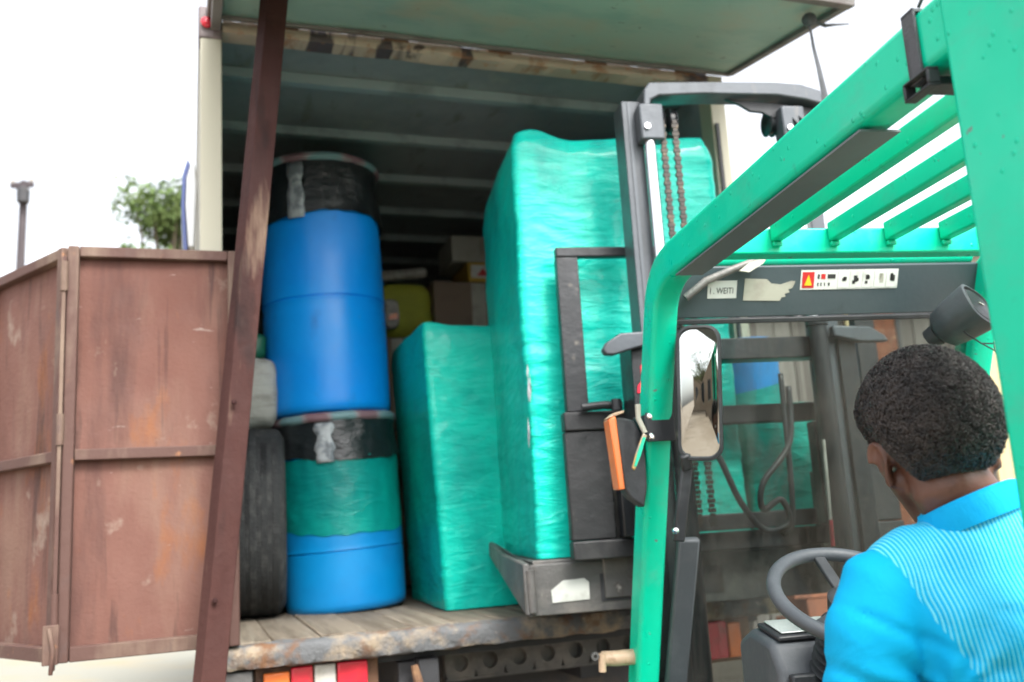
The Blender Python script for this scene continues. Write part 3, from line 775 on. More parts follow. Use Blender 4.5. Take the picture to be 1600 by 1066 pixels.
# the outer leaf is built facing the other way round: turn its face to the camera
g2.rotation_euler = (0, 0, R(180-58)); g2.scale = (1, -1, 1)
def gate_hinges():
    for z in (.12, .74, 1.3):
        MB().tube([(-.553,-.094,FL+z),(-.553,-.094,FL+z+.11)], .013, 10).build('gate_hinge', M['gate_frame'], truck)
    MB().beam((-.553,-.094,FL-.02),(-.553,-.094,FL+1.43), .012, .012, (1,0,0)).build('hinge_pin', M['gate_frame'], truck)
    b = MB()
    b.box(-.585,-.535,-.118,-.107,FL+.0,FL+.13)
    b.tube([(-.565,-.12,FL+.12),(-.55,-.13,FL+.05),(-.556,-.125,FL-.03)], .008, 8)
    b.build('gate_latch', M['gate_frame'], truck, bevel=.003)
gate_hinges()

def flap():
    f = bpy.data.objects.new('top_flap', None); col.objects.link(f); f.parent = truck
    f.location = (0, -.012, FL+H+.062); f.rotation_euler = (R(8.4), 0, 0)       # local -y is outward, tip a little lower
    f['label'] = 'raised pale green top flap with rusty hinge line'
    L_ = .935; w0, w1 = -.06, W+.125
    b = MB(); nx, ny = 50, 20; vs = []
    for j in range(ny+1):
        for i in range(nx+1):
            x = w0+.02+(w1-w0-.04)*i/nx; y = -.02-(L_-.04)*j/ny
            vs.append((x, y, .012+noise.noise((x*2.2, y*2.2, 4))*.007))
    k = nx+1
    fs = [(j*k+i, j*k+i+1, (j+1)*k+i+1, (j+1)*k+i) for j in range(ny) for i in range(nx)]
    s = b.add(vs, fs).build('flap_sheet', M['flap'], f, smooth=180)
    so = s.modifiers.new('solid', 'SOLIDIFY'); so.thickness = .004; so.offset = 0
    MB().box(w0, w1, -L_, -L_+.045, -.012, .05).build('flap_rail', M['flap_edge'], f, bevel=.005)
    MB().box(w0, w1, -.03, .0, -.004, .05).build('flap_rail', M['flap_edge'], f, bevel=.005)
    for x in (w0, w1-.035):
        MB().box(x, x+.035, -L_+.047, -.032, -.01, .05).build('flap_rail', M['flap_edge'], f, bevel=.005)
    for k in range(5):
        x = .2+k*.48
        MB().tube([(x,.006,-.012),(x+.11,.006,-.012)], .013, 10).build('flap_hinge', M['rust'], f)
    # arm at the left end
    MB().box(-.045,-.005,-.62,-.03,-.06,-.014).build('flap_arm', M['flap_edge'], f, bevel=.004)
flap()

def undercarriage():
    t = truck
    # underrun beam with round holes
    def holed(name, u0, u1, v, z0, z1, pitch, r, mat):
        b = MB(); n = int((u1-u0)/pitch); h = z1-z0
        for k in range(n):
            c = (u0+(k+.5)*pitch, (z0+z1)/2)
            outer = []; inner = []
            for q in range(16):
                a = 2*math.pi*q/16; ca, sa = math.cos(a), math.sin(a)
                s = max(abs(ca)/(pitch/2), abs(sa)/(h/2))
                outer.append((c[0]+ca/s, c[1]+sa/s)); inner.append((c[0]+ca*r, c[1]+sa*r))
            vs = [(x, v, z) for x, z in outer] + [(x, v, z) for x, z in inner] + [(x, v+.03, z) for x, z in inner]
            fs = []
            for q in range(16):
                p = (q+1) % 16
                fs += [(q, p, 16+p, 16+q), (16+q, 16+p, 32+p, 32+q)]
            b.add(vs, fs)
        b.box(u0, u1, v+.0305, v+.04, z0, z1).box(u0, u1, v-.0, v+.06, z1+.001, z1+.012).box(u0, u1, v, v+.06, z0-.012, z0-.001)
        return b.build(name, mat, t, smooth=0)
    holed('underrun_beam', .92, 2.0, .34, FL-.27, FL-.15, .135, .034, M['steel_grey'])
    MB().box(.65, .75, .02, LEN-.5, FL-.34, FL-.134).build('chassis_rail', M['chassis'], t, bevel=.004)
    MB().box(1.55, 1.65, .36, LEN-.5, FL-.34, FL-.134).build('chassis_rail', M['chassis'], t, bevel=.004)
    MB().box(.72, .8, -.03, .06, FL-.45, FL-.124).build('hanger', M['chassis'], t, bevel=.006)
    MB().tube([(.70,-.04,FL-.14),(.715,-.05,FL-.22),(.705,-.045,FL-.32)], [.014,.02,.012], 8).build('rust_bracket', M['rust'], t)
    # lamp clusters
    for name, u0, segs in (('tail_lamp', .14, (('orange_lens',.10),('red_lens',.085),('white_lens',.085),('red_lens',.12))), ('tail_lamp', 1.93, (('red_lens',.07),('red_lens',.10),('orange_lens',.07)))):
        lamp = MB().box(u0-.03, u0+.43 if u0 < 1 else u0+.30, .012, .05, FL-.28, FL-.097).build(name, M['rust'], t, bevel=.006)
        x = u0
        for mname, w in segs:
            z1 = FL-.10 if mname != 'orange_lens' else FL-.112
            MB().box(x, x+w-.006, -.02, .0085, FL-.26, z1-.004).build('lens', M[mname], lamp, bevel=.006)
            x += w
    MB().box(.02, W-.02, .62, .66, .30, FL-.135).build('added_dark_backing', M['chassis'], t)  # added dark plate, stands for the gloom under the deck
    MB().box(-.06, .10, -.05, .05, FL-.22, FL-.097).build('step_bracket', M['steel_grey'], t, bevel=.008)
    MB().lathe([(0,0),(.02,0),(.024,.008),(.012,.016),(0,.017)], 12).build('bolt', M['steel_grey'], t).matrix_local = Matrix.Translation((-.0,-.053,FL-.185)) @ Matrix.Rotation(R(90),4,'X')
    # wheels
    proto = None
    for (u, v) in ((.28,1.35),(W-.28,1.35),(.2,6.1),(W-.2,6.1)):
        w = bpy.data.objects.new('wheel', None); col.objects.link(w); w.parent = t; w.location = (u, v, .46)
        w.rotation_euler = (0, R(90), 0)
        if proto is None:
            a = MB().lathe([(.27,-.11),(.40,-.125),(.45,-.10),(.46,-.05),(.46,.05),(.45,.10),(.40,.125),(.27,.11)], 40).build('tyre', M['rubber'], w)
            c = MB().lathe([(0,.03),(.1,.05),(.2,.02),(.25,.09),(.275,.1),(.275,-.1),(.25,-.09),(.2,-.02),(0,-.03)], 30).build('rim', M['white_rim'], w)
            proto = (a, c)
        else:
            share('tyre', proto[0], w); share('rim', proto[1], w)
    # cab in front of the box
    c = MB().prism([(LEN+.15,.5),(LEN+.15,2.75),(LEN+1.2,2.8),(LEN+1.75,1.9),(LEN+1.9,1.6),(LEN+1.9,.5)], 'x', .05, W-.05).build('cab', M['cab_white'], t, bevel=.06, seg=3)
    for x in (.045, W-.0485):
        MB().prism([(LEN+.7,1.75),(LEN+.7,2.5),(LEN+1.2,2.5),(LEN+1.55,1.75)], 'x', x, x+.004).build('cab_window', M['window_dark'], c)
    MB().beam((W/2,LEN+1.26,2.69),(W/2,LEN+1.735,1.92), W-.3, .02, (0,1,1)).build('windscreen', M['window_dark'], c)
undercarriage()

# prop post: angle iron leaning against the flap
def prop():
    t = thing('prop_post', 'dark red angle iron post propping up the truck flap', 'post', T.w(-.178,-.33,0), T.a)
    b = MB()
    prof = [(0,0),(.078,.012),(.078,.019),(.012,.010),(-.022,.052),(-.029,.048)]
    p0, p1 = Vector((0,0,0)), Vector((.345,0.02,3.595))
    n = 24; vs = []; fs = []
    for i in range(n+1):
        c = p0.lerp(p1, i/n); k = 1.0
        for q, (x, y) in enumerate(prof):
            vs.append((c.x+x*k+noise.noise((i*.6,q,0))*.0025, c.y+y*k+noise.noise((i*.6,q,9))*.002, c.z))
    m = len(prof)
    for i in range(n):
        for q in range(m): fs.append((i*m+q, i*m+(q+1) % m, (i+1)*m+(q+1) % m, (i+1)*m+q))
    fs += [tuple(range(m)), tuple(range(n*m, n*m+m))]
    b.add(vs, fs).build('angle_iron', M['prop'], t, bevel=.003)
    for z in (1.28, 1.95, .75):
        x = .345*z/3.595
        MB().lathe([(0,0),(.009,0),(.010,.004),(.005,.008),(0,.008)], 10).build('rivet', M['prop'], t).matrix_local = Matrix.Translation((x+.018,.0,z)) @ Matrix.Rotation(R(90),4,'X')
    MB().box(-.09,.13,-.06,.1,-.0,.015).build('foot_plate', M['rust'], t, bevel=.004)
prop()

def straps():
    def ribbon(b, pts, ws, nrm, th=.003):
        pts = [Vector(p) for p in pts]; nrm = Vector(nrm).normalized(); vs = []; fs = []
        for i, p in enumerate(pts):
            t = (pts[min(i+1,len(pts)-1)]-pts[max(i-1,0)]).normalized(); a = t.cross(nrm).normalized()
            for s, q in ((-1,-1),(1,-1),(1,1),(-1,1)):
                vs.append(p + a*s*ws[i]/2 + nrm*q*th/2)
        for i in range(len(pts)-1):
            for q in range(4): fs.append((i*4+q, i*4+(q+1) % 4, (i+1)*4+(q+1) % 4, (i+1)*4+q))
        fs += [(0,1,2,3), tuple(range(len(vs)-4, len(vs)))]
        b.add(vs, fs)
    t = thing('webbing_strap', 'dark webbing strap hanging from the flap corner against sky', 'strap', T.w(2.3,-.8,0), T.a)
    z = FL+2.30
    b = MB(); ribbon(b, [(-.005,0,z+.03),(0,0,z),(.004,0,z-.08),(.018,.0,z-.18),(.03,0,z-.30),(.034,0,z-.45),(.03,0,z-.6)], [.012,.014,.02,.03,.045,.05,.05], (.3,-1,0))
    b.build('strap', M['webbing'], t)
    b = MB(); b.ellip((0,0,z+.045),(.03,.03,.028)); b.tube([(.02,0,z+.04),(.07,-.01,z+.02),(.12,0,z+.036),(.20,0,z+.05)], [.008,.008,.006,.003], 8)
    b.build('knot', M['webbing'], t)
straps()

# ------------------------------------------------------------------ cargo
def wrapped(name, label, loc, rz, w, d, h, seed, mat, topfn=None, pleat=1.0, lean=(0,0), nper=190, nz=130, bul=.016, rad=.05):
    """a film wrapped block: rounded rectangular tube with pleats and a bunched top"""
    t = thing(name, label, 'wrapped load', loc, rz, 'loads wrapped in teal film')
    per = []
    hw, hd = w/2, d/2
    L_ = 2*(w+d)
    for i in range(nper):
        s = L_*i/nper
        if s < w: x, y = -hw+s, -hd
        elif s < w+d: x, y = hw, -hd+(s-w)
        elif s < 2*w+d: x, y = hw-(s-w-d), hd
        else: x, y = -hw, hd-(s-2*w-d)
        # round the corners
        cx = max(-hw+rad, min(hw-rad, x)); cy = max(-hd+rad, min(hd-rad, y))
        n = Vector((x-cx, y-cy, 0))
        if n.length < 1e-6: n = Vector((0,-1,0))
        if abs(x-cx) > 1e-9 and abs(y-cy) > 1e-9:
            nn = n.normalized(); x, y = cx+nn.x*rad, cy+nn.y*rad
        per.append((x, y, n.normalized(), s))
    vs = []; fs = []
    for j in range(nz+1):
        tz = j/nz; z = h*tz
        for (x, y, n, s) in per:
            q = Vector((x*2.4, y*2.4, z*1.6))
            dsp = noise.noise(q+Vector((seed,0,0)))*bul
            dsp += noise.noise((x*3.2+seed, y*3.2, z*16+seed))*.005*pleat           # level pleats
            dsp += abs(noise.noise((x*5+seed, y*5, (z+.35*x)*24)))*.007*pleat*max(.15,min(1,1.3-1.3*tz))        # sharper tension folds
            dsp += noise.noise((x*14, y*14+seed, z*26))*.0022
            edge = 1-.05*max(0, (tz-.93)/.07)**2
            tp = topfn(x, y) if topfn else 0
            zz = z + tp*tz**6 + noise.noise((x*6, y*6, seed))*.009*tz**8
            vs.append(((x*edge+n.x*dsp)+lean[0]*tz, (y*edge+n.y*dsp)+lean[1]*tz, zz))
    k = nper
    for j in range(nz):
        for i in range(nper): fs.append((j*k+i, j*k+(i+1) % k, (j+1)*k+(i+1) % k, (j+1)*k+i))
    base = nz*k
    for m in range(1, 9):                                                       # closing top
        f = 1-m/8.5
        o = len(vs)
        for (x, y, n, s) in per:
            tp = topfn(x, y) if topfn else 0
            vs.append((x*f*.95+lean[0], y*f*.95+lean[1], h+tp*f*.9+.01*m/8+noise.noise((x*f*7, y*f*7, seed+2))*.018))
        for i in range(nper): fs.append((base+i, base+(i+1) % k, o+(i+1) % k, o+i))
        base = o
    fs.append(tuple(range(base, base+k)))
    MB().add(vs, fs).build('film_wrap', mat, t, smooth=180)
    return t

def cargo():
    # tall load on the forks
    c = G.w(.235, 1.42+.46, 1.335)
    def tf(x, y):
        r = .034*math.exp(-((x+.36)/.09)**2)*(1 if y < .2 else .7) - .012*math.exp(-((x+.15)/.12)**2) - .02*(x > .41)
        return r
    t = wrapped('wrapped_load', 'tall teal film wrapped load standing on the forklift forks', tuple(c), G.a, .86, .92, 1.69, 2.3, M['film'], tf, lean=(.0,0.0), nper=250, nz=200, bul=.014, rad=.028)
    b = MB()
    r = random.Random(5)
    for k in range(4):                                                          # film tails, whitened to stand for glints on the near left corner
        x, y, z, L_ = -.432+r.uniform(-.006,.012), -.462, r.uniform(.12,.75), r.uniform(.03,.09)
        b = MB(); b.add([(x,y,z),(x+.003,y-.008,z+L_*.3),(x+.006,y-.012,z+L_*.7),(x+.002,y-.010,z+L_*1.4),(x-.003,y-.006,z+L_*.5)], [(0,1,2,3,4)]); b.build('glint_tail', M['tape'], t)

    # shorter load inside
    c = T.w(1.235, .42+.44, FL+.004)
    def tf2(x, y):
        return -.012*math.exp(-((x-.05)/.12)**2) + .012*math.exp(-((x+.2)/.06)**2)
    wrapped('wrapped_load', 'shorter teal film wrapped bale on the truck floor beside the drums', tuple(c), T.a+R(-2), .50, .84, 1.31, 9.1, M['film'], tf2, lean=(-.07,0), nper=190, nz=140, bul=.016, rad=.03, pleat=.5)
    # steel skid under the tall load
    s = thing('steel_skid', 'worn grey steel skid with pale label under the tall load', 'skid', G.w(-.235,1.37,0), G.a)
    MB().box(0, 1.36, 0, .012, 1.135, 1.318).build('front_plate', M['steel_grey'], s, bevel=.004)
    MB().box(.013, 1.36, .0125, .99, 1.308, 1.331).build('deck_plate', M['steel_grey'], s, bevel=.003)
    MB().prism([(.0,1.135),(.05,1.13),(.92,1.315),(.98,1.35),(.98,1.40),(.90,1.385),(.0,1.318)], 'x', -.004, -.0).build('side_plate', M['steel_grey'], s)
    b = MB(); b.prism([(-.018,1.14),(.86,1.325),(.96,1.38),(.96,1.40),(.5,1.345),(-.018,1.325)], 'x', -.03, -.006)
    b.build('side_cheek', M['steel_grey'], s, bevel=.006)
    MB().tube([(-.0,-.012,1.15),(-.004,-.014,1.30)], .018, 12).build('corner_tube', M['steel_grey'], s)
    b = MB(); b.prism([(.075,1.178),(.215,1.182),(.217,1.243),(.20,1.258),(.12,1.255),(.073,1.222)], 'y', -.004, -.001)
    b.build('label_plate', M['sticker'], s)
    MB().box(.26, .38, -.003, -.001, 1.17, 1.27).build('fork_pocket', M['chassis'], s)
    MB().box(.62, .74, -.003, -.001, 1.17, 1.27).build('fork_pocket', M['chassis'], s)

    # drums
    def drum(label, loc, tilt, r, hb, bagh, matb, wrap, seed):
        d = thing('plastic_drum', label, 'drum', loc, T.a, 'blue drums stacked in the truck')
        d.rotation_euler = (R(tilt[1]), R(tilt[0]), T.a)
        prof = [(0,.004),(r*.9,.0),(r*.97,.012),(r*.985,.04)]
        k = 40; grooves = (21,) if not wrap else (13, 27)
        for i in range(1, k):
            tz = i/k; z = .04+(hb-.06)*tz
            rr = r*(.985+.018*math.sin(math.pi*tz))
            for zc in (.5,):
                if abs(tz-zc) < .012: rr -= .004
            prof.append((rr, z))
            if i in grooves:
                prof += [(rr-.0055, z+.003), (rr-.0055, z+.009), (rr+.0015, z+.012)]
        prof += [(r*.99, hb-.02), (r*.95, hb-.004), (r*.5, hb), (0, hb)]
        MB().lathe(prof, 72, fn=lambda q, z, a: (q*(1+.004*math.sin(2*a+seed)), z)).build('barrel', matb, d, smooth=60)
        bp = []
        for i in range(15):
            tz = i/14
            bp.append((r*(1.045-.05*tz-.012*math.sin(math.pi*tz)), hb-.07+(bagh+.07)*tz))
        rt = bp[-1][0]
        bp += [(rt*.7, hb+bagh+.015), (rt*.3, hb+bagh+.02), (0, hb+bagh+.02)]
        MB().lathe(bp, 90, fn=lambda q, z, a: (q+(.010*noise.noise((math.cos(a)*4, math.sin(a)*4+seed, z*9))+.006*noise.noise((math.cos(a)*11, math.sin(a)*11, z*3+seed)) if q > .1 else 0), z+(.018*math.sin(a*2+seed)+.01*noise.noise((math.cos(a)*5, math.sin(a)*5, seed)) if z < hb-.05 else 0))).build('bag_cover', M['black_bag'], d, smooth=60)
        MB().lathe([(rt+.002,hb+bagh-.022),(rt+.016,hb+bagh-.014),(rt+.018,hb+bagh+.006),(rt+.004,hb+bagh+.02),(rt-.03,hb+bagh+.022)], 72, fn=lambda q, z, a: (q+.003*noise.noise((a*3,0,seed)), z+.004*noise.noise((math.cos(a)*4, math.sin(a)*4, seed+3)))).build('rim_band', M['rim_cloth'], d, smooth=70)
        # tape strip down the bag
        a0 = math.radians(-118) if not wrap else math.radians(-108)
        b = MB(); vs = []; fs = []; n = 9
        for i in range(n+1):
            tz = i/n; z = hb+bagh-.03-(bagh+.06)*tz
            rr = r*1.062 - r*.03*(1-tz)
            wd = .05+.03*noise.noise((tz*4, seed, 0))
            for e in range(4):
                a = a0 + (e/3-.5)*wd/r*1.6
                vs.append((rr*math.cos(a), rr*math.sin(a), z+.004*noise.noise((e, tz*5, 2))))
        for i in range(n):
            for e in range(3): fs.append((i*4+e, i*4+e+1, (i+1)*4+e+1, (i+1)*4+e))
        o = b.add(vs, fs).build('tape_strip', M['tape'], d, smooth=180)
        so = o.modifiers.new('solid', 'SOLIDIFY'); so.thickness = .001
        if wrap:
            fp = [(r*1.018, hb*.49+(hb*.43)*i/16) for i in range(17)]
            MB().lathe(fp, 90, fn=lambda q, z, a: (q+.004*noise.noise((math.cos(a)*6, math.sin(a)*6, z*14)), z+((.035*math.sin(a-.4)+.02*noise.noise((math.cos(a)*3, math.sin(a)*3, 1)))*max(0, 1-(z-hb*.49)/.15)))).build('film_sleeve', M['film_thin'], d, smooth=180)
        return d
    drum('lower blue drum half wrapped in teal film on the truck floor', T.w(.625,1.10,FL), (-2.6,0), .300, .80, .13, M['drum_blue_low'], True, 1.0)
    drum('upper blue drum with black plastic cover, stacked on another drum', T.w(.565,1.10,FL+.955), (-1.8,0), .314, 1.065, .235, M['drum_blue'], False, 4.0)

    # tyre standing at the left wall
    t = thing('spare_tyre', 'worn black tyre standing upright at the left truck wall', 'tyre', T.w(.20,1.05,FL), T.a)
    prof = [(.26,-.10),(.30,-.118),(.40,-.122),(.435,-.10),(.446,-.05),(.449,0),(.446,.05),(.435,.10),(.40,.122),(.30,.118),(.26,.10),(.265,0),(.26,-.10)]
    o = MB().lathe(prof, 72).build('carcass', M['rubber'], t, smooth=60)
    o.location = (0,0,.449); o.rotation_euler = (0, R(90), R(-4))
    for x in (-.075, -.025, .025, .075):                                         # worn-down tread ribs
        q = MB().lathe([(.441,x-.018),(.453-abs(x)*.09,x-.013),(.453-abs(x)*.09,x+.013),(.441,x+.018)], 72).build('tread_rib', M['rubber'], o, smooth=40)

    def sack(name, label, loc, rz, size, mat, seed, cat='sack'):
        def sh(nu=36, nv=22):
            vs = []; fs = []
            for i in range(nv+1):
                th = math.pi*i/nv
                for j in range(nu):
                    ph = 2*math.pi*j/nu
                    def se(c, e): return math.copysign(abs(c)**e, c)
                    p = Vector((se(math.sin(th),.45)*se(math.cos(ph),.45), se(math.sin(th),.45)*se(math.sin(ph),.45), se(math.cos(th),.55)))
                    p *= 1+.07*noise.noise(p*1.6+Vector((seed,0,0)))+.03*noise.noise(p*5+Vector((seed,0,0)))
                    vs.append((p.x*size[0]/2, p.y*size[1]/2, p.z*size[2]/2))
            for i in range(nv):
                for j in range(nu): fs.append((i*nu+j, (i+1)*nu+j, (i+1)*nu+(j+1) % nu, i*nu+(j+1) % nu))
            return MB().add(vs, fs)
        o = sh().build(name, mat, None, smooth=180)
        o.location = loc; o.rotation_euler = (0,0,rz)
        return tag(o, label, cat)
    sack('woven_sack', 'dirty white woven sack above the tyre', T.w(.165,1.12,FL+1.065), T.a, (.25,.5,.36), M['white_sack'], 1)
    sack('plastic_bundle', 'small dark green plastic bundle on the white sack', T.w(.15,1.14,FL+1.31), T.a+.2, (.16,.3,.15), M['green_sack'], 3, 'bundle')
    # deep cargo
    def carton(label, u0, u1, v0, v1, z0, z1, mat, mark=None):
        c = thing('carton', label, 'carton', T.w((u0+u1)/2, (v0+v1)/2, FL+z0), T.a+R(rng.uniform(-2,2)), 'cartons stacked deep in the truck')
        w, d, h = u1-u0, v1-v0, z1-z0
        MB().box(-w/2, w/2, -d/2, d/2, 0, h-.004).build('box_body', mat, c, bevel=.006)
        MB().box(-w/2+.004, -.003, -d/2+.002, d/2-.002, h-.0035, h).build('lid_flap', mat, c)
        MB().box(.003, w/2-.004, -d/2+.002, d/2-.002, h-.0035, h).build('lid_flap', mat, c)
        MB().box(-w*.08, w*.08, -d/2-.0015, -d/2-.0005, h*.1, h-.01).build('tape', M['old_sticker'], c)
        if mark:
            m = MB().box(-w*.45, -w*.02, -d/2-.003, -d/2-.0017, h*.2, h*.85).build('label_print', M['sticker'], c)
            b = MB(); b.prism([(-w*.36,h*.3),(-w*.14,h*.3),(-w*.25,h*.7)], 'y', -d/2-.0045, -d/2-.0035)
            b.build('print_mark', M['red_ink'], m)
    carton('white carton on top of the stack deep in the truck', 1.58, 2.05, 2.2, 2.6, 2.135, 2.32, M['white_carton'])
    carton('yellow carton with red and white print under the white carton', 1.68, 2.10, 2.19, 2.6, 1.99, 2.13, M['yellow_carton'], True)
    carton('wide brown carton beside the yellow sack', 1.42, 2.05, 2.18, 2.65, 1.58, 1.985, M['carton'])
    carton('brown carton supporting the yellow sack, mostly hidden by drums', .95, 1.40, 2.2, 2.7, 1.0, 1.60, M['carton'])
    carton('lower brown carton on the truck floor behind the drums', .95, 1.50, 2.2, 2.75, .005, .995, M['carton'])
    carton('lower brown carton on the truck floor behind the short bale', 1.53, 2.1, 2.2, 2.75, .005, .80, M['carton'])
    carton('brown carton under the wide one behind the short bale', 1.45, 2.08, 2.19, 2.75, .805, 1.575, M['carton'])
    sack('yellow_sack', 'yellow green woven sack between drum and brown carton', T.w(1.235,2.4,FL+1.79), T.a, (.40,.44,.40), M['yellow_sack'], 6)
    s = sack('printed_bag', 'white bag with orange print tucked beside the upper drum', T.w(1.12,2.13,FL+1.74), T.a+.1, (.10,.08,.19), M['white_sack'], 8, 'bag')
    MB().prism([(-.03,-.05),(.035,-.04),(.03,.0),(-.02,-.01)], 'y', -.045, -.0385).build('orange_print', M['orange_lens'], s)
    o = MB().lathe([(0,0),(.032,0),(.036,.01),(.036,.34),(.03,.35),(0,.35)], 20).build('white_tube', M['white_sack'])
    o.location = T.w(1.07,2.3,FL+2.035); o.rotation_euler = (0, R(82), T.a+.1)
    tag(o, 'pale roll lying on top of the yellow sack', 'roll')
    # blue roll partly bagged in teal, seen through the windscreen
    t = thing('blue_roll', 'blue roll in a teal bag right of the tall load', 'roll', G.w(.91,1.84,1.905), G.a)
    o = MB().lathe([(0,0),(.12,0),(.135,.015),(.138,.05),(.132,.17),(.138,.28),(.12,.31),(0,.315)], 40).build('roll_body', M['drum_blue_low'], t)
    MB().lathe([(.14,.0),(.145,.04),(.142,.07),(.146,.10)], 40, fn=lambda q, z, a: (q+.008*noise.noise((math.cos(a)*4,math.sin(a)*4,z*9)), z+.04*math.sin(a+1))).build('bag', M['film_thin'], t)
    wrapped('wrapped_load', 'low teal wrapped bundle under the blue roll at the right', tuple(G.w(.905,1.80,1.335)), G.a, .38, .62, .555, 14.0, M['film'], None, nper=110, nz=70, bul=.02)
cargo()

# ------------------------------------------------------------------ forklift
fk = thing('forklift', 'green forklift with slatted roof guard facing the truck', 'forklift', G.w(0,0,0), G.a)
FW_ = 1.12        # guard width
def arc(p0, p1, p2, n=8):
    p0, p1, p2 = Vector(p0), Vector(p1), Vector(p2)
    return [(p0*(1-t)**2 + p1*2*t*(1-t) + p2*t*t) for t in [i/n for i in range(n+1)]]

def guard():
    # hollow-section hoop: front leg, bend, roof side bar. axis u; profile a = across u, b = in-plane (outward positive)
    def hoop(u, mirror):
        sg = -1 if mirror else 1
        prof = [(-.036*sg,-.044),(-.026*sg,-.054),(.032*sg,-.054),(.040*sg,-.044),(.040*sg,.040),(.028*sg,.048),(-.028*sg,.048),(-.036*sg,.038)]
        if mirror: prof = prof[::-1]
        path = [Vector((u, 1.13, .42)), Vector((u, .955, .95)), Vector((u, .565, 1.846)), Vector((u, .475, 2.045))]
        path += arc((u,.455,2.085), (u,.40,2.165), (u,.26,2.165), 8)
        path += [Vector((u,.1,2.165)), Vector((u,-.5,2.165)), Vector((u,-1.02,2.165)), Vector((u,-1.24,2.16))]
        return MB().sweep(path, prof)
    hoop(.036, False).build('guard_hoop', M['green'], fk, bevel=.006, smooth=35, seg=3)
    hoop(FW_-.036, True).build('guard_hoop', M['green'], fk, bevel=.006, smooth=35, seg=3)
    # rear legs
    for u in (-.004, FW_-.128):
        MB().prism([(-1.14,.9),(-.965,.9),(-.965,2.217),(-1.14,2.217)], 'x', u, u+.132).build('rear_leg', M['green'], fk, bevel=.012, seg=3)
    MB().box(.03, .075, -.962, -.945, 1.15, 2.10).build('leg_seal', M['dark_plastic'], fk, bevel=.003)
    # front and rear cross bars
    MB().prism([(.02,2.105),(.075,2.105),(.085,2.12),(.085,2.172),(.02,2.172)], 'x', .0745, FW_-.0745).build('cross_bar', M['green'], fk, bevel=.005)
    MB().box(.0745, FW_-.0745, -1.13, -1.06, 2.11, 2.18).build('cross_bar', M['green'], fk, bevel=.006)
    MB().tube([(.085,.425,2.205),(FW_-.085,.425,2.205)], .021, 16).build('windscreen_tube', M['green'], fk)
    MB().box(.09,FW_-.09,.395,.403,2.212,2.224).build('tube_highlight', M['highlight_white'], fk)  # highlight along the tube, put in as a white strip
    # roof slats
    sl = None
    for k in range(6):
        u = .184+k*.156
        if sl is None:
            sl = MB().box(0, .030, -1.058, .018, 2.135, 2.184).build('roof_slat', M['green'], fk, bevel=.005, seg=2); p = sl
        else:
            p = share('roof_slat', sl, fk)
        p.location = (u-.184+.184, 0, 0)
        MB().box(u+.002, u+.026, .006, .018, 2.122, 2.134).build('slat_tab', M['green'], fk, bevel=.003)
    # grey strip along the underside of the side bar
    MB().box(.002, .078, -.72, .22, 2.1055, 2.1095).build('underside_strip', M['grey_strip'], fk)
    # webbing round the side bar with a ratchet buckle
    b = MB()
    b.box(-.006,-.0015,-.912,-.882,2.108,2.222).box(-.006,.078,-.912,-.882,2.2165,2.221).box(-.006,.078,-.912,-.882,2.106,2.111)
    st = b.build('guard_strap', M['webbing'], fk)
    bk = MB(); bk.box(-.016,.004,-.94,-.875,2.082,2.086).box(-.016,.004,-.94,-.875,2.108,2.112).box(-.016,.004,-.94,-.934,2.086,2.108).box(-.016,.004,-.881,-.875,2.086,2.108).box(.006,.10,-.925,-.885,2.092,2.104)
    bk.build('strap_buckle', M['dark_plastic'], st, bevel=.003)
    MB().tube([(.0,-.03-.89,2.218),(-.004,-.99,2.26),(.02,-1.1,2.29)], .003, 6).build('strap_tail', M['webbing'], st)
guard()

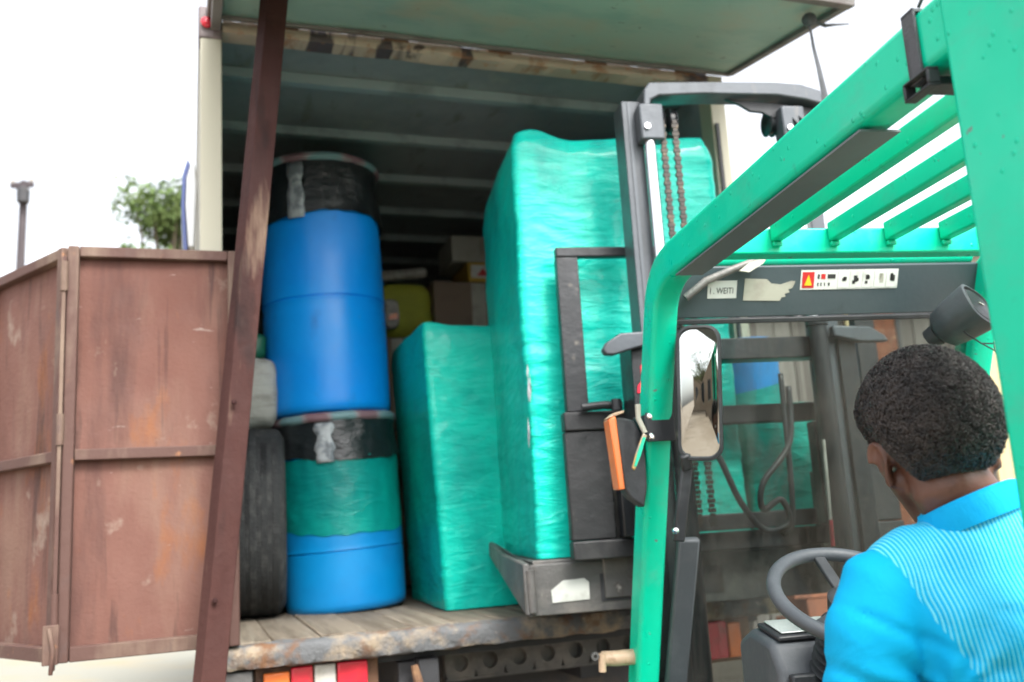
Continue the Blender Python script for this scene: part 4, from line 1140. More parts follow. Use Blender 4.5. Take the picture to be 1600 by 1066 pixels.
# windscreen plane: z -> v
def wv(z): return .955 - (z-.95)*.4353
def windscreen():
    n = Vector((0, 1, .4353)).normalized()
    def slab(name, u0, u1, z0, z1, th, mat, off=0., bevel=0, parent=fk):
        b = MB(); vs = []
        for (z) in (z0, z1):
            for o in (off, off+th):
                for u in (u0, u1):
                    vs.append(Vector((u, wv(z), z)) + n*o)
        return b.add(vs, [(0,1,3,2),(4,6,7,5),(0,4,5,1),(2,3,7,6),(0,2,6,4),(1,5,7,3)]).build(name, mat, parent, bevel=bevel)
    slab('windscreen_header', .074, FW_-.074, 2.045, 2.185, .02, M['header_band'], -.02, .004)
    slab('windscreen_pane', .075, FW_-.075, .70, 2.043, .005, M['glass'], -.012)
    slab('windscreen_seal', .075, FW_-.075, 2.028, 2.0425, .016, M['dark_plastic'], -.0215, .003)
    slab('lower_cowl', .05, FW_-.05, .40, .695, .04, M['dark_plastic'], -.03, .01)
    # dark side strut right of the leg
    b = MB()
    b.beam((.145, wv(1.40)-.05, 1.40), (.125, wv(.85)-.05, .85), .07, .03, (0,1,.43))
    b.build('side_strut', M['grey_plastic'], fk, bevel=.008)
    # stickers on the header (thin plates on its rear face)
    def st(name, u0, u1, z0, z1, mat, off=-.0218, parent=fk):
        return slab(name, u0, u1, z0, z1, .0008, mat, off, 0, parent)
    a = st('text_sticker', .172, .262, 2.099, 2.147, M['sticker'])
    cu = bpy.data.curves.new('lettering', 'FONT'); cu.body = 'I . WEITI'; cu.size = .026; cu.extrude = .0002
    fo = bpy.data.objects.new('lettering', cu); col.objects.link(fo)
    bpy.context.view_layer.update()
    me = bpy.data.meshes.new_from_object(fo.evaluated_get(bpy.context.evaluated_depsgraph_get()))
    bpy.data.objects.remove(fo)
    lt = mk('lettering', me, M['ink'], a, smooth=0)
    p = Vector((.178, wv(2.112), 2.112)) - n*.0227
    lt.matrix_local = Matrix.Translation(p) @ Matrix.Rotation(math.pi-math.atan2(1,.4353), 4, 'X') @ Matrix.Scale(.78,4,(1,0,0))
    # torn old sticker
    b = MB(); vs = []
    poly = [(.284,2.092),(.40,2.089),(.405,2.098),(.418,2.100),(.414,2.108),(.43,2.112),(.425,2.12),(.438,2.124),(.446,2.142),(.432,2.143),(.40,2.134),(.37,2.137),(.355,2.149),(.286,2.152)]
    for off in (-.0218,-.021):
        for u, z in poly: vs.append(Vector((u, wv(z), z))+n*off)
    k = len(poly)
    b.add(vs, [tuple(range(k)), tuple(range(2*k-1, k-1, -1))]+[(i,(i+1)%k,k+(i+1)%k,k+i) for i in range(k)]).build('torn_sticker', M['old_sticker'], fk)
    w = st('warning_sticker', .462, .778, 2.118, 2.172, M['sticker'])
    st('red_field', .467, .505, 2.123, 2.167, M['red_ink'], -.0227, w)
    b = MB(); vs = []
    tri = [(.474,2.130),(.498,2.130),(.486,2.159)]
    for off in (-.0237,-.0231):
        for u, z in tri: vs.append(Vector((u, wv(z), z))+n*off)
    b.add(vs, [(0,1,2),(5,4,3),(0,3,4,1),(1,4,5,2),(2,5,3,0)]).build('warning_triangle', M['yellow_ink'], w)
    for (u0,u1,z0,z1,m) in ((.516,.522,2.148,2.160,'ink'),(.527,.541,2.147,2.161,'red_ink'),(.548,.573,2.148,2.160,'ink'),(.516,.520,2.128,2.137,'ink'),(.526,.530,2.128,2.137,'ink'),(.538,.541,2.128,2.137,'ink'),(.551,.556,2.128,2.137,'ink')):
        st('print_mark', u0, u1, z0, z1, M[m], -.0227, w)
    r = random.Random(2)
    for k in range(5):
        u = .582+k*.0395
        f = st('pictogram', u, u+.035, 2.122, 2.168, M['sticker'], -.0229, w)
        for q in range(3):
            a0, z0 = u+.006+r.random()*.012, 2.132+r.random()*.014
            st('print_mark', a0, a0+.006+r.random()*.008, z0, z0+.006+r.random()*.012, M['ink'] if k != 3 else M['old_sticker'], -.0238, w)
    # grab handle tube with a cable tie at the upper left
    h = MB().tube([(.10,.42,2.09),(.16,.40,2.135),(.24,.385,2.165),(.31,.38,2.19)], [.012,.012,.011,.009], 12).build('handle_tube', M['steel_grey'], fk)
    MB().prism([(.25,2.155),(.285,2.18),(.345,2.198),(.325,2.175),(.28,2.15)], 'y', .365,.372).build('tie_tag', M['old_sticker'], h)
    # work lamp under the header, facing back
    lm = bpy.data.objects.new('work_lamp', None); col.objects.link(lm); lm.parent = fk
    lm.location = (.885, .30, 1.985); lm.rotation_euler = (R(64), R(18), R(22))
    def sq(r, z, a):
        k = 1/max(abs(math.cos(a))**3+abs(math.sin(a))**3, .2)**(1/3)
        return (r*k, z)
    MB().lathe([(0,-.075),(.035,-.075),(.052,-.06),(.062,-.01),(.068,.055),(.068,.064),(.060,.066),(.058,.058),(0,.057)], 48, fn=sq).build('lamp_housing', M['grey_plastic'], lm, smooth=50)
    MB().lathe([(0,.0585),(.055,.0585),(.05,.064),(0,.068)], 40, fn=sq).build('lamp_lens', M['dark_plastic'], lm)
    MB().box(-.012,.012,-.002,.002,.0685,.0705).build('lamp_badge', M['white_lens'], lm)
    MB().lathe([(0,-.11),(.03,-.11),(.034,-.078),(0,-.076)], 20).build('lamp_mount', M['dark_plastic'], lm)
    b = MB()
    b.tube([(.86,.27,1.94),(.90,.25,1.90),(.96,.24,1.895),(1.02,.25,1.88)], .0022, 6)
    b.tube([(.85,.27,1.95),(.89,.24,1.90),(.93,.22,1.865),(.955,.21,1.83)], .0022, 6)
    b.tube([(.925,.23,1.90),(.92,.225,1.875),(.935,.22,1.85)], .002, 6)
    b.build('lamp_wire', M['dark_plastic'], fk)
windscreen()

def mirror_and_signal():
    m = bpy.data.objects.new('rear_mirror', None); col.objects.link(m); m.parent = fk
    m.location = (.112, .415, 1.813); m.rotation_euler = (R(3), R(4.5), R(-25))
    # rounded rectangle lofted shell
    def rr(w, h, r, n=7):
        pts = []
        for (cx, cz, a0) in ((w/2-r,h/2-r,0),(-w/2+r,h/2-r,90),(-w/2+r,-h/2+r,180),(w/2-r,-h/2+r,270)):
            for i in range(n+1):
                a = R(a0+90*i/n); pts.append((cx+r*math.cos(a), cz+r*math.sin(a)))
        return pts
    b = MB(); rings = []
    for (w, h, r, y) in ((.103,.362,.034,0.002),(.109,.370,.036,-.010),(.122,.384,.04,-.008),(.126,.388,.042,.012),(.120,.382,.04,.035),(.07,.30,.03,.055)):
        rings.append([(x, y, z) for x, z in rr(w, h, r)])
    k = len(rings[0]); vs = [p for q in rings for p in q]
    fs = [(i*k+j, i*k+(j+1)%k, (i+1)*k+(j+1)%k, (i+1)*k+j) for i in range(len(rings)-1) for j in range(k)] + [tuple(range((len(rings)-1)*k, len(rings)*k))]
    b.add(vs, fs).build('mirror_shell', M['dark_plastic'], m, smooth=50)
    # convex glass
    b = MB(); vs = []; fs = []; n = 10
    pts = rr(.106,.366,.035)
    for i in range(n+1):
        f = 1-i/n
        for x, z in pts:
            x2, z2 = x*f, z*f
            vs.append((x2, .003-(.020-(x2*x2+z2*z2)*.52), z2))
    fs = [(i*k+j, i*k+(j+1)%k, (i+1)*k+(j+1)%k, (i+1)*k+j) for i in range(n) for j in range(k)]
    b.add(vs, fs).build('mirror_glass', M['mirror'], m, smooth=180)
    # clamp band round the leg and lower arm
    z = 1.735; v = wv(z)
    b = MB()
    prof = [(-.062,-.075),(.062,-.075),(.062,.075),(-.062,.075)]
    b.box(-.008,.078,v-.060,v-.054,z-.045,z+.04).box(-.012,-.006,v-.058,v+.06,z-.04,z+.035).box(.074,.080,v-.058,v+.06,z-.045,z+.04).box(-.008,.078,v+.062,v+.068,z-.045,z+.04)
    c = b.build('mirror_clamp', M['dark_plastic'], fk, bevel=.002)
    for dz in (-.03,.03):
        MB().lathe([(0,0),(.008,0),(.009,.005),(.004,.009),(0,.009)], 10).build('clamp_bolt', M['chrome'], c).matrix_local = Matrix.Translation((.004,v-.058,z+dz)) @ Matrix.Rotation(R(90),4,'X')
    b = MB()
    b.beam((.06,.44,1.64),(.072,.47,1.60),.03,.02,(0,1,0)); b.beam((.074,.475,1.605),(.046,.52,1.40),.034,.022,(0,1,0))
    a = b.build('mirror_arm', M['dark_plastic'], fk, bevel=.006)
    MB().lathe([(0,0),(.009,0),(.009,.01),(0,.011)], 10).build('clamp_bolt', M['chrome'], a).matrix_local = Matrix.Translation((.03,.495,1.43)) @ Matrix.Rotation(R(90),4,'X')
    # turn signal to the left of the leg
    s = MB().prism([(-.088,1.775),(-.078,1.56),(-.06,1.53),(-.02,1.50),(-.006,1.56),(-.002,1.70),(-.03,1.76)], 'y', .60, .66).build('turn_signal', M['dark_plastic'], fk, bevel=.006)
    MB().prism([(-.112,1.765),(-.096,1.772),(-.089,1.772),(-.079,1.556),(-.098,1.556)], 'y', .585, .65).build('signal_lens', M['orange_lens'], s, bevel=.004)
    MB().prism([(-.112,1.768),(-.09,1.784),(-.06,1.79),(-.062,1.782),(-.088,1.774)], 'y', .59, .648).build('signal_cap', M['tan_metal'], s, bevel=.002)
    lv = MB().tube([(-.03,.55,1.80),(-.034,.545,1.76),(-.018,.54,1.715)], [.009,.008,.008], 8).build('lever', M['old_sticker'], fk)
    b = MB()
    b.prism([(-.012,1.708),(-.026,1.715),(-.052,1.66),(-.068,1.615),(-.060,1.607),(-.042,1.64),(-.022,1.69)], 'y', .535, .545)
    b.build('lever_blade', M['brass'], lv, bevel=.003)
    b = MB(); b.prism([(-.020,1.701),(-.028,1.703),(-.048,1.66),(-.062,1.62),(-.057,1.618),(-.040,1.65)], 'y', .531, .534)
    b.build('blade_inlay', M['green'], lv)
    # tan peg low on the leg
    p = MB().tube([(.02,.92,1.035),(-.06,.92,1.035),(-.105,.92,1.038)], [.024,.024,.022], 14).build('peg', M['tan_metal'], fk, bevel=.004)
    MB().tube([(-.105,.905,1.055),(-.108,.905,1.0)], .012, 10).build('peg_hook', M['tan_metal'], p)
    q = MB().lathe([(.006,0),(.013,0),(.013,.006),(.006,.006)], 14).build('peg_ring', M['steel_grey'], p)
    q.matrix_local = Matrix.Translation((-.13,.90,1.05)) @ Matrix.Rotation(R(90),4,'X')
mirror_and_signal()

def mast():
    MC = .575
    mt = bpy.data.objects.new('mast', None); col.objects.link(mt); mt.parent = fk
    mt.location = (0,0,0)
    def channel(u0, u1, v0, v1, z0, z1, th, openside):
        b = MB()
        if openside > 0: pts = [(u0,v0),(u1,v0),(u1,v0+th),(u0+th,v0+th),(u0+th,v1-th),(u1,v1-th),(u1,v1),(u0,v1)]
        else: pts = [(u1,v0),(u0,v0),(u0,v0+th),(u1-th,v0+th),(u1-th,v1-th),(u0,v1-th),(u0,v1),(u1,v1)]
        return b.prism(pts, 'z', z0, z1)
    # outer (fixed) rails, inner (raised) rails
    for s in (0, 1):
        o0, o1 = (.135,.205) if s == 0 else (2*MC-.205, 2*MC-.135)
        channel(o0, o1, 1.10, 1.25, .15, 2.10, .016, 1 if s == 0 else -1).build('outer_rail', M['mast_dark'], mt, bevel=.003)
        i0, i1 = (.186,.262) if s == 0 else (2*MC-.262, 2*MC-.186)
        r = channel(i0, i1, 1.118, 1.232, .75, 3.035, .014, 1 if s == 0 else -1).build('inner_rail', M['mast'], mt, bevel=.003)
        MB().box(i0+.02, i0+.032, 1.1145, 1.1175, .8, 3.03).build('rail_rib', M['mast'], r)
        # lift cylinder and chrome rod behind each rail
        cu = .288 if s == 0 else 2*MC-.288
        c = MB().tube([(cu,1.09,.3),(cu,1.09,2.13)], .034, 20).build('lift_cylinder', M['mast_dark'], mt)
        MB().tube([(cu,1.09,2.131),(cu,1.09,2.16)], .040, 20).build('gland', M['mast_dark'], c)
        MB().tube([(cu-.015,1.085,2.16),(cu-.015,1.085,2.855)], .021, 20).build('piston_rod', M['chrome'], c)
        hb = MB().box(cu-.055, cu+.04, 1.055, 1.117, 2.855, 3.0).build('rod_head', M['mast'], mt, bevel=.008)
        MB().lathe([(0,0),(.012,0),(.012,.008),(0,.009)], 12).build('bolt', M['chrome'], hb).matrix_local = Matrix.Translation((cu-.03,1.054,2.905)) @ Matrix.Rotation(R(90),4,'X')
    # flared collar on the left outer rail
    b = MB(); b.prism([(.02,2.06),(.035,2.085),(.09,2.118),(.24,2.125),(.24,2.085),(.13,2.06),(.06,2.04),(.03,2.042)], 'y', 1.06, 1.098)
    b.build('rail_collar', M['mast'], mt, bevel=.006)
    MB().prism([(2*MC-.02,2.06),(2*MC-.035,2.085),(2*MC-.09,2.118),(2*MC-.24,2.125),(2*MC-.24,2.085),(2*MC-.13,2.06)], 'y', 1.06, 1.098).build('rail_collar', M['mast'], mt, bevel=.006)
    # red arrow on the outer rail
    b = MB(); b.prism([(.145,1.905),(.195,1.905),(.192,1.93),(.180,1.945),(.176,1.955),(.178,2.0),(.170,2.01),(.163,2.0),(.166,1.955),(.160,1.945),(.148,1.93)], 'y', 1.096, 1.0985)
    b.build('red_mark', M['mark_red'], mt)
    # top cross tie: bowed plate
    b = MB()
    pts = [(.255,3.0),(.262,3.06),(.285,3.088),(.50,3.095),(.80,3.098),(.905,3.092),(.985,3.068),(.99,3.01),(.92,3.028),(.80,3.045),(.50,3.045),(.32,3.035),(.285,3.018),(.275,2.96)]
    b.prism(pts, 'y', 1.06, 1.16).build('top_tie', M['mast'], mt, bevel=.006)
    b = MB(); b.prism([(.60,3.044),(.985,3.012),(.975,2.97),(.94,2.92),(.91,2.95),(.86,2.955),(.82,2.975),(.79,2.967),(.75,2.99),(.70,2.995),(.66,3.02)], 'y', 1.10, 1.115)
    b.build('tie_gusset', M['mast_dark'], mt, bevel=.002)
    for s in (.335, .385, .80):
        p = MB().lathe([(.0,-.016),(.05,-.016),(.054,-.013),(.044,-.008),(.044,.008),(.054,.013),(.05,.016),(0,.016)], 28).build('chain_pulley', M['mast_dark'], mt)
        p.location = (s, 1.15, 2.965); p.rotation_euler = (0, R(90), 0)
    hp = MB().lathe([(.02,-.02),(.085,-.02),(.095,-.014),(.08,-.006),(.08,.006),(.095,.014),(.085,.02),(.02,.02)], 30).build('hose_pulley', M['mast_dark'], mt)
    hp.location = (.88, 1.13, 2.90); hp.rotation_euler = (0, R(70), 0)
    # leaf chains
    for u in (.335, .385):
        b = MB(); z = 1.42
        k = 0
        while z < 2.95:
            wd = .013 if k % 2 else .009
            b.box(u-wd, u+wd, 1.098, 1.110, z, z+.0145); z += .0165; k += 1
        b.build('lift_chain', M['chain'], mt)
    # carriage and load backrest
    cg = bpy.data.objects.new('carriage', None); col.objects.link(cg); cg.parent = fk
    def cb(name, u0, u1, z0, z1, v0=1.30, v1=1.35, mat='carriage', bv=.006):
        return MB().box(u0, u1, v0, v1, z0, z1).build(name, M[mat], cg, bevel=bv)
    cb('carriage_plate', -.085, .085, 1.395, 1.795)
    cb('carriage_plate', 1.065, 1.235, 1.395, 1.795)
    cb('carriage_bar', -.085, 1.235, 1.797, 1.868, 1.29, 1.355)
    cb('carriage_bar', -.085, 1.235, 1.325, 1.393, 1.29, 1.355)
    cb('guide_bracket', .10, .26, 1.40, 1.79, 1.255, 1.32, 'mast_dark')
    cb('guide_bracket', .89, 1.05, 1.40, 1.79, 1.255, 1.32, 'mast_dark')
    for u in (-.07, 1.14):
        MB().prism([(u,1.30),(u+.085,1.30),(u+.085,1.335),(u+.062,1.335),(u+.062,1.318),(u+.045,1.318),(u+.045,1.345),(u,1.345)], 'z', 1.870, 2.47).build('backrest_post', M['mast_dark'], cg, bevel=.003)
    cb('backrest_rail', -.07, 1.225, 2.472, 2.512, 1.302, 1.343, 'mast_dark')
    for u in (.04, .92):
        b = MB(); b.box(u, u+.12, 1.3605, 1.40, 1.18, 1.60); b.prism([(1.402,1.18),(1.402,1.225),(2.35,1.195),(2.38,1.18)], 'x', u, u+.12)
        b.build('fork', M['steel_grey'], cg, bevel=.004)
    b = MB()
    b.tube([(-.02,1.27,1.88),(.06,1.26,1.885),(.13,1.25,1.88)], .016, 10)
    b.tube([(.10,1.22,1.86),(.10,1.22,1.90)], .02, 12)
    b.build('hose_fitting', M['mast_dark'], cg)
    # hydraulic hoses seen through the glass
    b = MB()
    def spline(pts, n=8):
        out = []
        P_ = [Vector(p) for p in pts]
        for i in range(len(P_)-1):
            p0 = P_[max(i-1,0)]; p1 = P_[i]; p2 = P_[i+1]; p3 = P_[min(i+2,len(P_)-1)]
            for k in range(n):
                t = k/n
                out.append(.5*((2*p1)+(p2-p0)*t+(2*p0-5*p1+4*p2-p3)*t*t+(3*p1-p0-3*p2+p3)*t**3))
        out.append(P_[-1]); return out
    b.tube(spline([(.33,1.03,1.72),(.39,1.02,1.67),(.45,1.0,1.50),(.53,1.0,1.40),(.62,1.0,1.42),(.60,1.0,1.50),(.53,1.0,1.47),(.54,1.0,1.56),(.67,1.03,1.70),(.70,1.05,1.9)]), .011, 10)
    b.tube(spline([(.60,1.02,1.38),(.64,1.02,1.42),(.66,1.03,1.60),(.68,1.06,1.95)]), .010, 10)
    b.build('hydraulic_hose', M['dark_plastic'], mt, smooth=180)
    rod = MB().tube([(.775,1.0,1.42),(.785,1.0,1.70)], .006, 8).build('indicator_rod', M['white_lens'], mt)
    MB().tube([(.772,1.0,1.33),(.7748,1.0,1.419)], .0075, 8).build('rod_tip', M['red_lens'], rod)
    MB().box(.30,.86,1.255,1.285,1.40,1.46).build('mast_tie', M['mast_dark'], mt, bevel=.004)
    MB().box(.265,.885,1.125,1.225,2.02,2.10).build('mast_tie', M['mast_dark'], mt, bevel=.004)
    # tilt rams
    for u in (.22, .93):
        MB().tube([(u,.55,.62),(u,1.09,.80)], .035, 14).build('tilt_ram', M['mast_dark'], fk)
mast()

def cab_inside():
    # dashboard pod
    d = MB().prism([(.30,.70),(.30,1.15),(.22,1.185),(.10,1.165),(.06,1.10),(.08,.70)], 'x', .105, .34).build('dash_pod', M['grey_plastic'], fk, bevel=.018, seg=3)
    f = MB().prism([(.215,1.187),(.215,1.199),(.095,1.178),(.095,1.166)], 'x', .125, .33).build('display_frame', M['dark_plastic'], d, bevel=.004)
    MB().prism([(.205,1.2),(.205,1.204),(.108,1.186),(.108,1.182)], 'x', .14, .32).build('display', M['display'], f, bevel=.002)
    MB().box(.12,.34,.03,.057,1.02,1.10).build('pod_shelf', M['dark_plastic'], d, bevel=.006)
    # steering column, bellows, wheel
    ax = Vector((.245, -.06, 1.275)); n = Vector((0, -.50, .866)).normalized()
    b = MB(); base = ax - n*.30
    prof = []
    for i in range(21):
        t = i/20; prof.append((.062+.012*math.cos(i*math.pi)-.012*t, .02+.20*t))
    q = n.to_track_quat('Z','Y').to_matrix().to_4x4()
    o = MB().lathe(prof, 32).build('column_bellows', M['dark_plastic'], fk, smooth=60); o.matrix_local = Matrix.Translation(base) @ q
    w = bpy.data.objects.new('steering_wheel', None); col.objects.link(w); w.parent = fk
    w.matrix_local = Matrix.Translation(ax) @ q
    MB().tube([(.175*math.cos(2*math.pi*i/64), .175*math.sin(2*math.pi*i/64), 0) for i in range(64)], .0165, 16, closed=True).build('wheel_rim', M['grey_plastic'], w, smooth=180)
    MB().lathe([(0,-.05),(.05,-.045),(.055,-.01),(.04,.004),(0,.008)], 32).build('wheel_hub', M['dark_plastic'], w)
    for a in (90, 215, 325):
        c, s_ = math.cos(R(a)), math.sin(R(a))
        MB().beam((.05*c,.05*s_,-.02),(.163*c,.163*s_,-.002), .028, .012).build('wheel_spoke', M['dark_plastic'], w, bevel=.003)
    # floor, side body, counterweight, seat, wheels
    MB().box(.03, FW_-.03, -.95, 1.0, .30, .38).build('floor_plate', M['dark_plastic'], fk, bevel=.01)
    MB().prism([(-2.05,.25),(-2.15,.5),(-2.1,.98),(-1.85,1.06),(-1.13,1.06),(-.96,.80),(-.96,.25)], 'x', .02, FW_-.02).build('counterweight', M['green'], fk, bevel=.06, seg=3)
    MB().prism([(-.955,.385),(-.955,.72),(-.25,.68),(-.2,.385)], 'x', .04, FW_-.04).build('engine_cover', M['dark_plastic'], fk, bevel=.03, seg=3)
    s = MB().box(.12,.60,-.93,-.38,.725,.83).build('seat_cushion', M['seat_vinyl'], fk, bevel=.04, seg=3)
    MB().box(.14,.58,-.965,-.90,.835,1.06).build('seat_back', M['seat_vinyl'], s, bevel=.03, seg=3)
    pr = None
    for (u, v, r_) in ((.10,.72,.33),(FW_-.10,.72,.33),(.12,-1.45,.27),(FW_-.12,-1.45,.27)):
        w = bpy.data.objects.new('wheel', None); col.objects.link(w); w.parent = fk; w.location = (u, v, r_); w.rotation_euler = (0, R(90), 0)
        k = r_/.33
        MB().lathe([(.19*k,-.09),(.30*k,-.1),(.33*k,-.08),(.33*k,.08),(.30*k,.1),(.19*k,.09)], 36).build('tyre', M['rubber'], w)
        MB().lathe([(0,.06),(.08*k,.07),(.16*k,.03),(.19*k,.08),(.195*k,.08),(.195*k,-.08),(.16*k,-.03),(0,-.06)], 28).build('rim', M['white_rim'], w)
    for s in (-.13, FW_-.0):
        MB().prism([(.30,.62),(.30,.68),(1.12,.68),(1.16,.40),(1.12,.40),(1.08,.62)], 'x', s, s+.13).build('fender', M['green'], fk, bevel=.008)
cab_inside()

# ------------------------------------------------------------------ driver
def person():
    HS = 1.06
    HM = Matrix.Translation((.078, -.685, 1.568)) @ Matrix.Rotation(R(-19),4,'Z') @ Matrix.Rotation(R(-6),4,'Y') @ Matrix.Rotation(R(-5),4,'X') @ Matrix.Scale(HS,4)
    hp = lambda *p: HM @ Vector(p)
    R3 = HM.to_3x3()
    def voxel(mb, name, mat, vox, smooth_it, parent=None):
        o = mb.build(name, mat, parent, smooth=180)
        rm = o.modifiers.new('remesh', 'REMESH'); rm.mode = 'VOXEL'; rm.voxel_size = vox; rm.use_smooth_shade = True
        sm = o.modifiers.new('smooth', 'SMOOTH'); sm.factor = .5; sm.iterations = smooth_it
        bake(o)
        o.data.materials.clear(); o.data.materials.append(mat)
        return o
    # --- body: one continuous surface
    b = MB()
    b.ellip(hp(0,-.01,.035), (.077,.098,.095), R3, 32, 22)
    b.ellip(hp(0,.042,-.035), (.061,.058,.082), R3, 28, 18)
    b.ellip(hp(0,.078,-.098), (.024,.02,.02), R3)
    for s in (-1, 1):
        b.capsule(hp(s*.055,.005,-.045), hp(s*.022,.072,-.098), .026, .02)
        b.ellip(hp(s*.042,.07,-.03), (.022,.02,.02), R3)                    # cheek
        b.capsule(hp(s*.012,.092,.022), hp(s*.05,.078,.022), .012, .012)     # brow
        # ear: bowl, rim and lobe
        E_ = HM @ Matrix.Translation((s*.080,-.004,-.012)) @ Matrix.Rotation(R(-s*24),4,'Z') @ Matrix.Rotation(R(-10),4,'X')
        b.ellip(E_ @ Vector((0,0,0)), (.007,.014,.026), E_.to_3x3())
        pts = [E_ @ Vector((s*.006, .019*math.cos(a), .033*math.sin(a)+.002)) for a in [R(q) for q in range(-70, 200, 18)]]
        pts = [E_ @ Vector((s*.007, -.019*math.cos(a)*(1 if math.sin(a) > -.2 else .8), .033*math.sin(a)+.002)) for a in [R(q) for q in range(-80, 190, 18)]]
        b.tube(pts, .0052, 8)
        b.ellip(E_ @ Vector((s*.004,-.004,-.03)), (.006,.009,.011), E_.to_3x3())
    b.capsule(hp(0,.094,.012), hp(0,.112,-.022), .009, .014)                 # nose
    for s in (-1,1): b.ellip(hp(s*.012,.100,-.026), (.01,.011,.009), R3)
    b.capsule(hp(-.018,.094,-.058), hp(.018,.094,-.058), .008, .008)         # lips
    b.capsule(hp(-.015,.093,-.070), hp(.015,.093,-.070), .009, .009)
    # neck
    b.tube([hp(0,-.02,.0), hp(0,-.03,-.06), Vector((.112,-.715,1.45)), Vector((.145,-.725,1.36))], [.062,.062,.066,.085], 20)
    # trunk under the shirt
    b.tube([(.33,-.70,.86),(.28,-.72,1.06),(.20,-.74,1.26),(.15,-.73,1.37)], [.13,.12,.13,.09], 20)
    b.capsule((-.03,-.71,1.335),(.36,-.74,1.37),.06,.06)
    def limb(p, r):
        for i in range(len(p)-1): b.capsule(p[i], p[i+1], r[i], r[i+1])
    L_el, L_wr = (-.09,-.58,1.055), (.02,-.31,.985)
    R_el, R_wr = (.50,-.52,1.14), (.452,-.225,1.235)
    limb([(-.045,-.71,1.335),(-.083,-.67,1.19),L_el], [.052,.046,.040])
    limb([L_el,(-.06,-.45,1.025),L_wr], [.040,.036,.026])
    limb([(.375,-.74,1.37),(.455,-.63,1.24),R_el], [.052,.046,.040])
    limb([R_el,(.485,-.38,1.19),R_wr], [.040,.036,.026])
    def hand(wr, d, nrm, thumb_side, curl):
        wr = Vector(wr); d = Vector(d).normalized(); nrm = Vector(nrm).normalized(); a = d.cross(nrm).normalized()*thumb_side
        for k in range(4):
            off = a*(.027-.018*k)
            b.capsule(wr+off*.6+d*.01, wr+off+d*.078, .015, .0125)
            p = wr+off+d*.085; L2 = (.042,.047,.044,.034)[k]
            dd = d.copy(); r_ = .0098-.0006*k
            for seg, f in enumerate((1,.66,.5)):
                ang = curl*(seg+1)*.55
                q = (d*math.cos(ang) + nrm*math.sin(ang)).normalized()
                e = p + q*L2*f
                b.capsule(p, e, r_*(1-.08*seg), r_*(1-.08*(seg+1)), 10); p = e
        t0 = wr+a*.026+d*.022
        t1 = t0+(a*.7+d*.6+nrm*.25).normalized()*.042; t2 = t1+(a*.15+d*.9+nrm*.45).normalized()*.032
        b.capsule(wr+d*.01, t0, .016, .014, 10); b.capsule(t0, t1, .0135, .011, 10); b.capsule(t1, t2, .011, .009, 10)
    hand(L_wr, (.15,.9,-.25), (0,-.25,-1), -1, .5)
    hand(R_wr, (-.22,.9,.18), (-.35,.1,-1), 1, .95)
    for s, (hx, kx) in enumerate(((.24,.20),(.42,.48))):
        limb([(hx,-.68,.92),(kx,-.20,.93),(kx,-.06,.50)], [.09,.062,.045])
        b.capsule((kx,-.08,.43),(kx,.10,.415),.04,.032)
    body = voxel(b, 'person', M['skin'], .0052, 5)
    body.location = G.w(0,0,0); body.rotation_euler = (0,0,G.a)
    tag(body, 'driver in cyan striped sports shirt seen from behind in the forklift', 'person')
    for s in (-1,1): MB().ellip(hp(s*.031,.089,.004), (.013,.010,.008), R3).build('eye', M['eye'], body)

    # --- shirt
    org = Vector((-.07,-.71,1.35)); ax = Vector((.50,-.03,.055)).normalized()
    b = MB(); vs = []; fs = []
    fwd = Vector((.06,1,0)).normalized()
    rings = [((.33,-.70,.80),.195,.135),((.315,-.715,.92),.195,.135),((.275,-.735,1.06),.225,.135),((.235,-.75,1.18),.235,.134),((.205,-.755,1.28),.236,.128),((.175,-.745,1.345),.228,.112),((.155,-.735,1.39),.19,.095),((.130,-.730,1.43),.14,.088),((.112,-.726,1.46),.09,.08),((.104,-.722,1.478),.077,.073)]
    n = 48
    for (c, hw, hd) in rings:
        for j in range(n):
            a = 2*math.pi*j/n; e = .8
            ca, sa = math.cos(a), math.sin(a)
            vs.append(Vector(c) + ax*hw*math.copysign(abs(ca)**e, ca) + fwd*hd*math.copysign(abs(sa)**e, sa))
    for i in range(len(rings)-1):
        for j in range(n): fs.append((i*n+j, i*n+(j+1)%n, (i+1)*n+(j+1)%n, (i+1)*n+j))
    fs += [tuple(reversed(range(n))), tuple(range((len(rings)-1)*n, len(rings)*n))]
    b.add(vs, fs)
    b.tube([(.10,-.725,1.415),(.01,-.715,1.39),(-.055,-.712,1.352),(-.080,-.70,1.285),(-.088,-.67,1.19),(-.094,-.62,1.10),(-.094,-.60,1.065)], [.06,.064,.073,.072,.067,.064,.066], 24)
    b.tube([(.12,-.735,1.41),(.27,-.735,1.405),(.36,-.735,1.375),(.42,-.69,1.31),(.462,-.62,1.23),(.487,-.56,1.17)], [.05,.062,.07,.067,.064,.065], 24)
    sh = voxel(b, 'shirt', shirt_mat(tuple(org), tuple(ax), .03), .008, 9, body)
    me = sh.data
    cs = []
    ac = me.attributes.new('across', 'FLOAT', 'POINT')
    for v in me.vertices:
        ac.data[v.index].value = (v.co-org).dot(ax) + .10*(v.co.z-1.35)*((v.co-org).dot(ax)-.2)
        p = v.co; nn = v.normal
        # hanging folds on the sleeve and drag lines across the back
        f = (.0045*noise.noise((p.x*7+p.z*9, p.y*6, p.z*4)) + .006*noise.noise(((p.x+.9*p.z)*11, p.y*4, (p.z-.5*p.x)*3+7)))*(1 if p.x < .03 else .55)
        arm = math.exp(-((p.dot(ax)-org.dot(ax)-.03+.35*(p.z-1.35))/.012)**2)*.004 if p.y < -.66 else 0   # armhole seam
        dp = p - Vector((-.012,-.80,1.215)); dl = dp.length
        an = math.atan2(dp.z, dp.x)
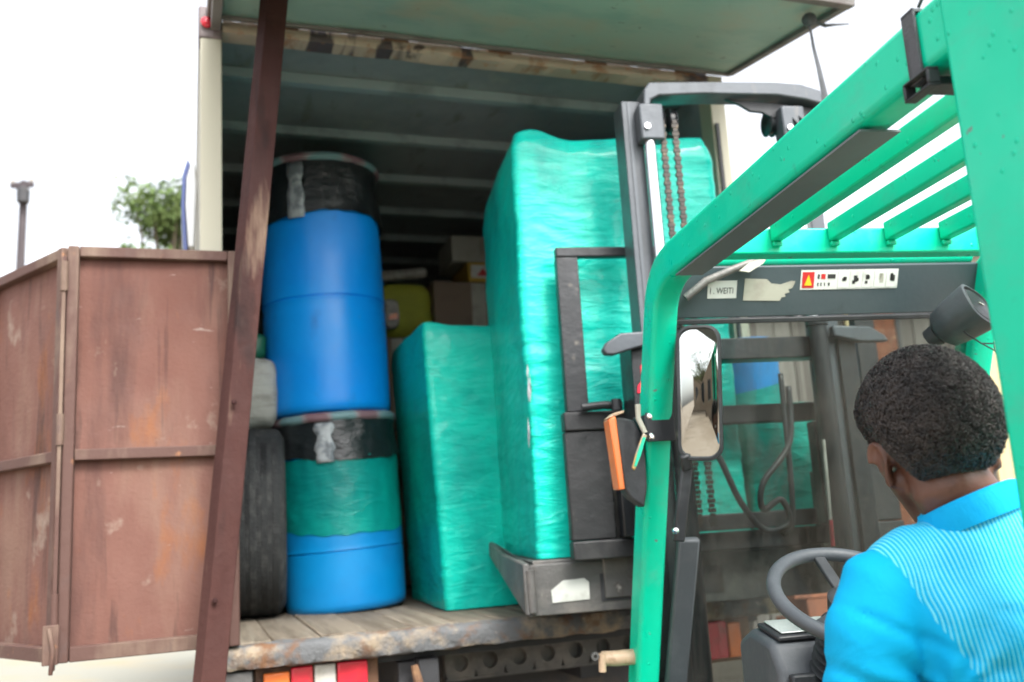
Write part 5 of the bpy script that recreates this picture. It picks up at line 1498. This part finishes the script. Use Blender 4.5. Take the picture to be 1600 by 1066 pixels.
        f += .0055*math.exp(-(dl/.17)**2)*min(1, dl/.04)*math.sin(an*9+1.5*noise.noise((p.x*8, p.y*8, p.z*8)))        # folds fanning out of the armpit
        rg = abs(noise.noise(((p.x*.5+p.z)*9, p.y*3, p.x*2.5)))
        f -= .006*max(0, 1-rg*6)*(1 if p.z < 1.33 else .3)                                                           # sharp drag creases
        cs.append(p + nn*(f-arm))
    for v, c in zip(me.vertices, cs): v.co = c
    me.update()
    # knitted collar band standing round the neck
    CM = Matrix.Translation((.100,-.724,1.470)) @ Matrix.Rotation(R(-15),4,'Y') @ Matrix.Rotation(R(-8),4,'X')
    c = MB().lathe([(.090,-.03),(.089,-.014),(.083,.004),(.080,.012),(.0755,.0135),(.074,.008),(.079,-.012)], 56, fn=lambda r, z, a: (r*(1+.03*math.sin(2*a+.4)), z+.010*max(0,-math.sin(a)))).build('collar', pm('cyan_rib_knit', (.0,.36,.70), .75, bump=(60,.3,(1,1,.2)), spec=.2), body, smooth=70)
    c.matrix_local = CM
    # --- trousers and shoes
    b = MB()
    b.ellip((.33,-.69,.90), (.19,.15,.10))
    for hx, kx in ((.24,.20),(.42,.48)):
        b.capsule((hx,-.68,.92),(kx,-.20,.93),.105,.078); b.capsule((kx,-.20,.93),(kx,-.07,.52),.078,.062)
    voxel(b, 'trousers', M['trousers'], .012, 6, body)
    for kx in (.20,.48):
        b = MB(); b.capsule((kx,-.09,.43),(kx,.11,.42),.05,.042); b.box(kx-.045,kx+.045,-.13,.15,.382,.40)
        voxel(b, 'shoe', M['shoe'], .008, 4, body)

    # --- hair: a dense close-cropped cap of curls
    def hairline(th, ph):
        """lowest z (head local) covered, for azimuth ph (0 = face, pi = back)"""
        a = abs(ph)
        if a < R(45): return .085
        if a < R(78): return .085-(a-R(45))/R(33)*.075
        if a < R(108): return .010 + .012*math.sin((a-R(78))/R(30)*math.pi)
        if a < R(135): return .010-(a-R(108))/R(27)*.072
        return -.062-.004*math.cos(3*a)
    def surf(th, ph, extra=0.0):
        d = Vector((math.sin(th)*math.sin(ph), math.sin(th)*math.cos(ph), math.cos(th)))
        q = Vector((d.x*.077, d.y*.098, d.z*.095))
        z = q.z+.035
        hl = hairline(th, ph)
        k = max(0., min(1., (z-hl)/.055))
        thick = .004+.0225*(k**.7)
        if d.z < 0: # the nape runs down onto the neck rather than tucking under the skull
            q.x *= 1+.10*(-d.z); q.y *= 1+.16*(-d.z)
        nn = Vector((d.x/.077, d.y/.098, d.z/.095)).normalized()
        return q + Vector((0,-.01,.035)) + nn*(thick+extra), nn, z-hl
    vs = []; fs = []; ok = []
    nt, npn = 110, 200
    for i in range(nt+1):
        th = R(4) + (R(142)-R(4))*i/nt
        for j in range(npn):
            ph = -math.pi + 2*math.pi*j/npn
            p, nn, dz = surf(th, ph)
            x = noise.noise(p*95)*.0022 + noise.noise(p*230)*.0018 + noise.noise(p*28)*.002
            ok.append(dz > -.004+.004*noise.noise(p*120))
            vs.append(HM @ (p+nn*x))
    for i in range(nt):
        for j in range(npn):
            q = (i*npn+j, i*npn+(j+1)%npn, (i+1)*npn+(j+1)%npn, (i+1)*npn+j)
            if all(ok[t] for t in q): fs.append(q)
    fs.append(tuple(range(npn)))
    cap = MB().add(vs, fs).build('hair', M['hair'], body, smooth=180)
    r = random.Random(21); b = MB()
    cnt = 0
    while cnt < 9000:
        u_ = r.random(); th = math.acos(1-u_*1.75); ph = r.uniform(-math.pi, math.pi)
        p, nn, dz = surf(th, ph, 0)
        if dz < -.007+.008*r.random(): continue
        t = nn.cross(Vector((r.gauss(0,1), r.gauss(0,1), r.gauss(0,1)))).normalized(); s_ = nn.cross(t)
        k = max(.12, min(1, dz/.04))
        R0 = r.uniform(.0020,.0042)*(.45+.55*k); a0 = r.uniform(0,6.28); hgt = r.uniform(.001,.0045)*k
        pts = []
        for q in range(5):
            a = a0+q*1.05
            pts.append(HM @ (p + (t*math.cos(a)+s_*math.sin(a))*R0 + nn*(hgt*q/4+.0008)))
        b.tube(pts, [.0007,.0009,.0009,.0008,.0004], 3, caps=False); cnt += 1
    cu = b.build('hair_curls', M['hair_curl'], body, smooth=180)
    cu['kind'] = 'stuff'
person()
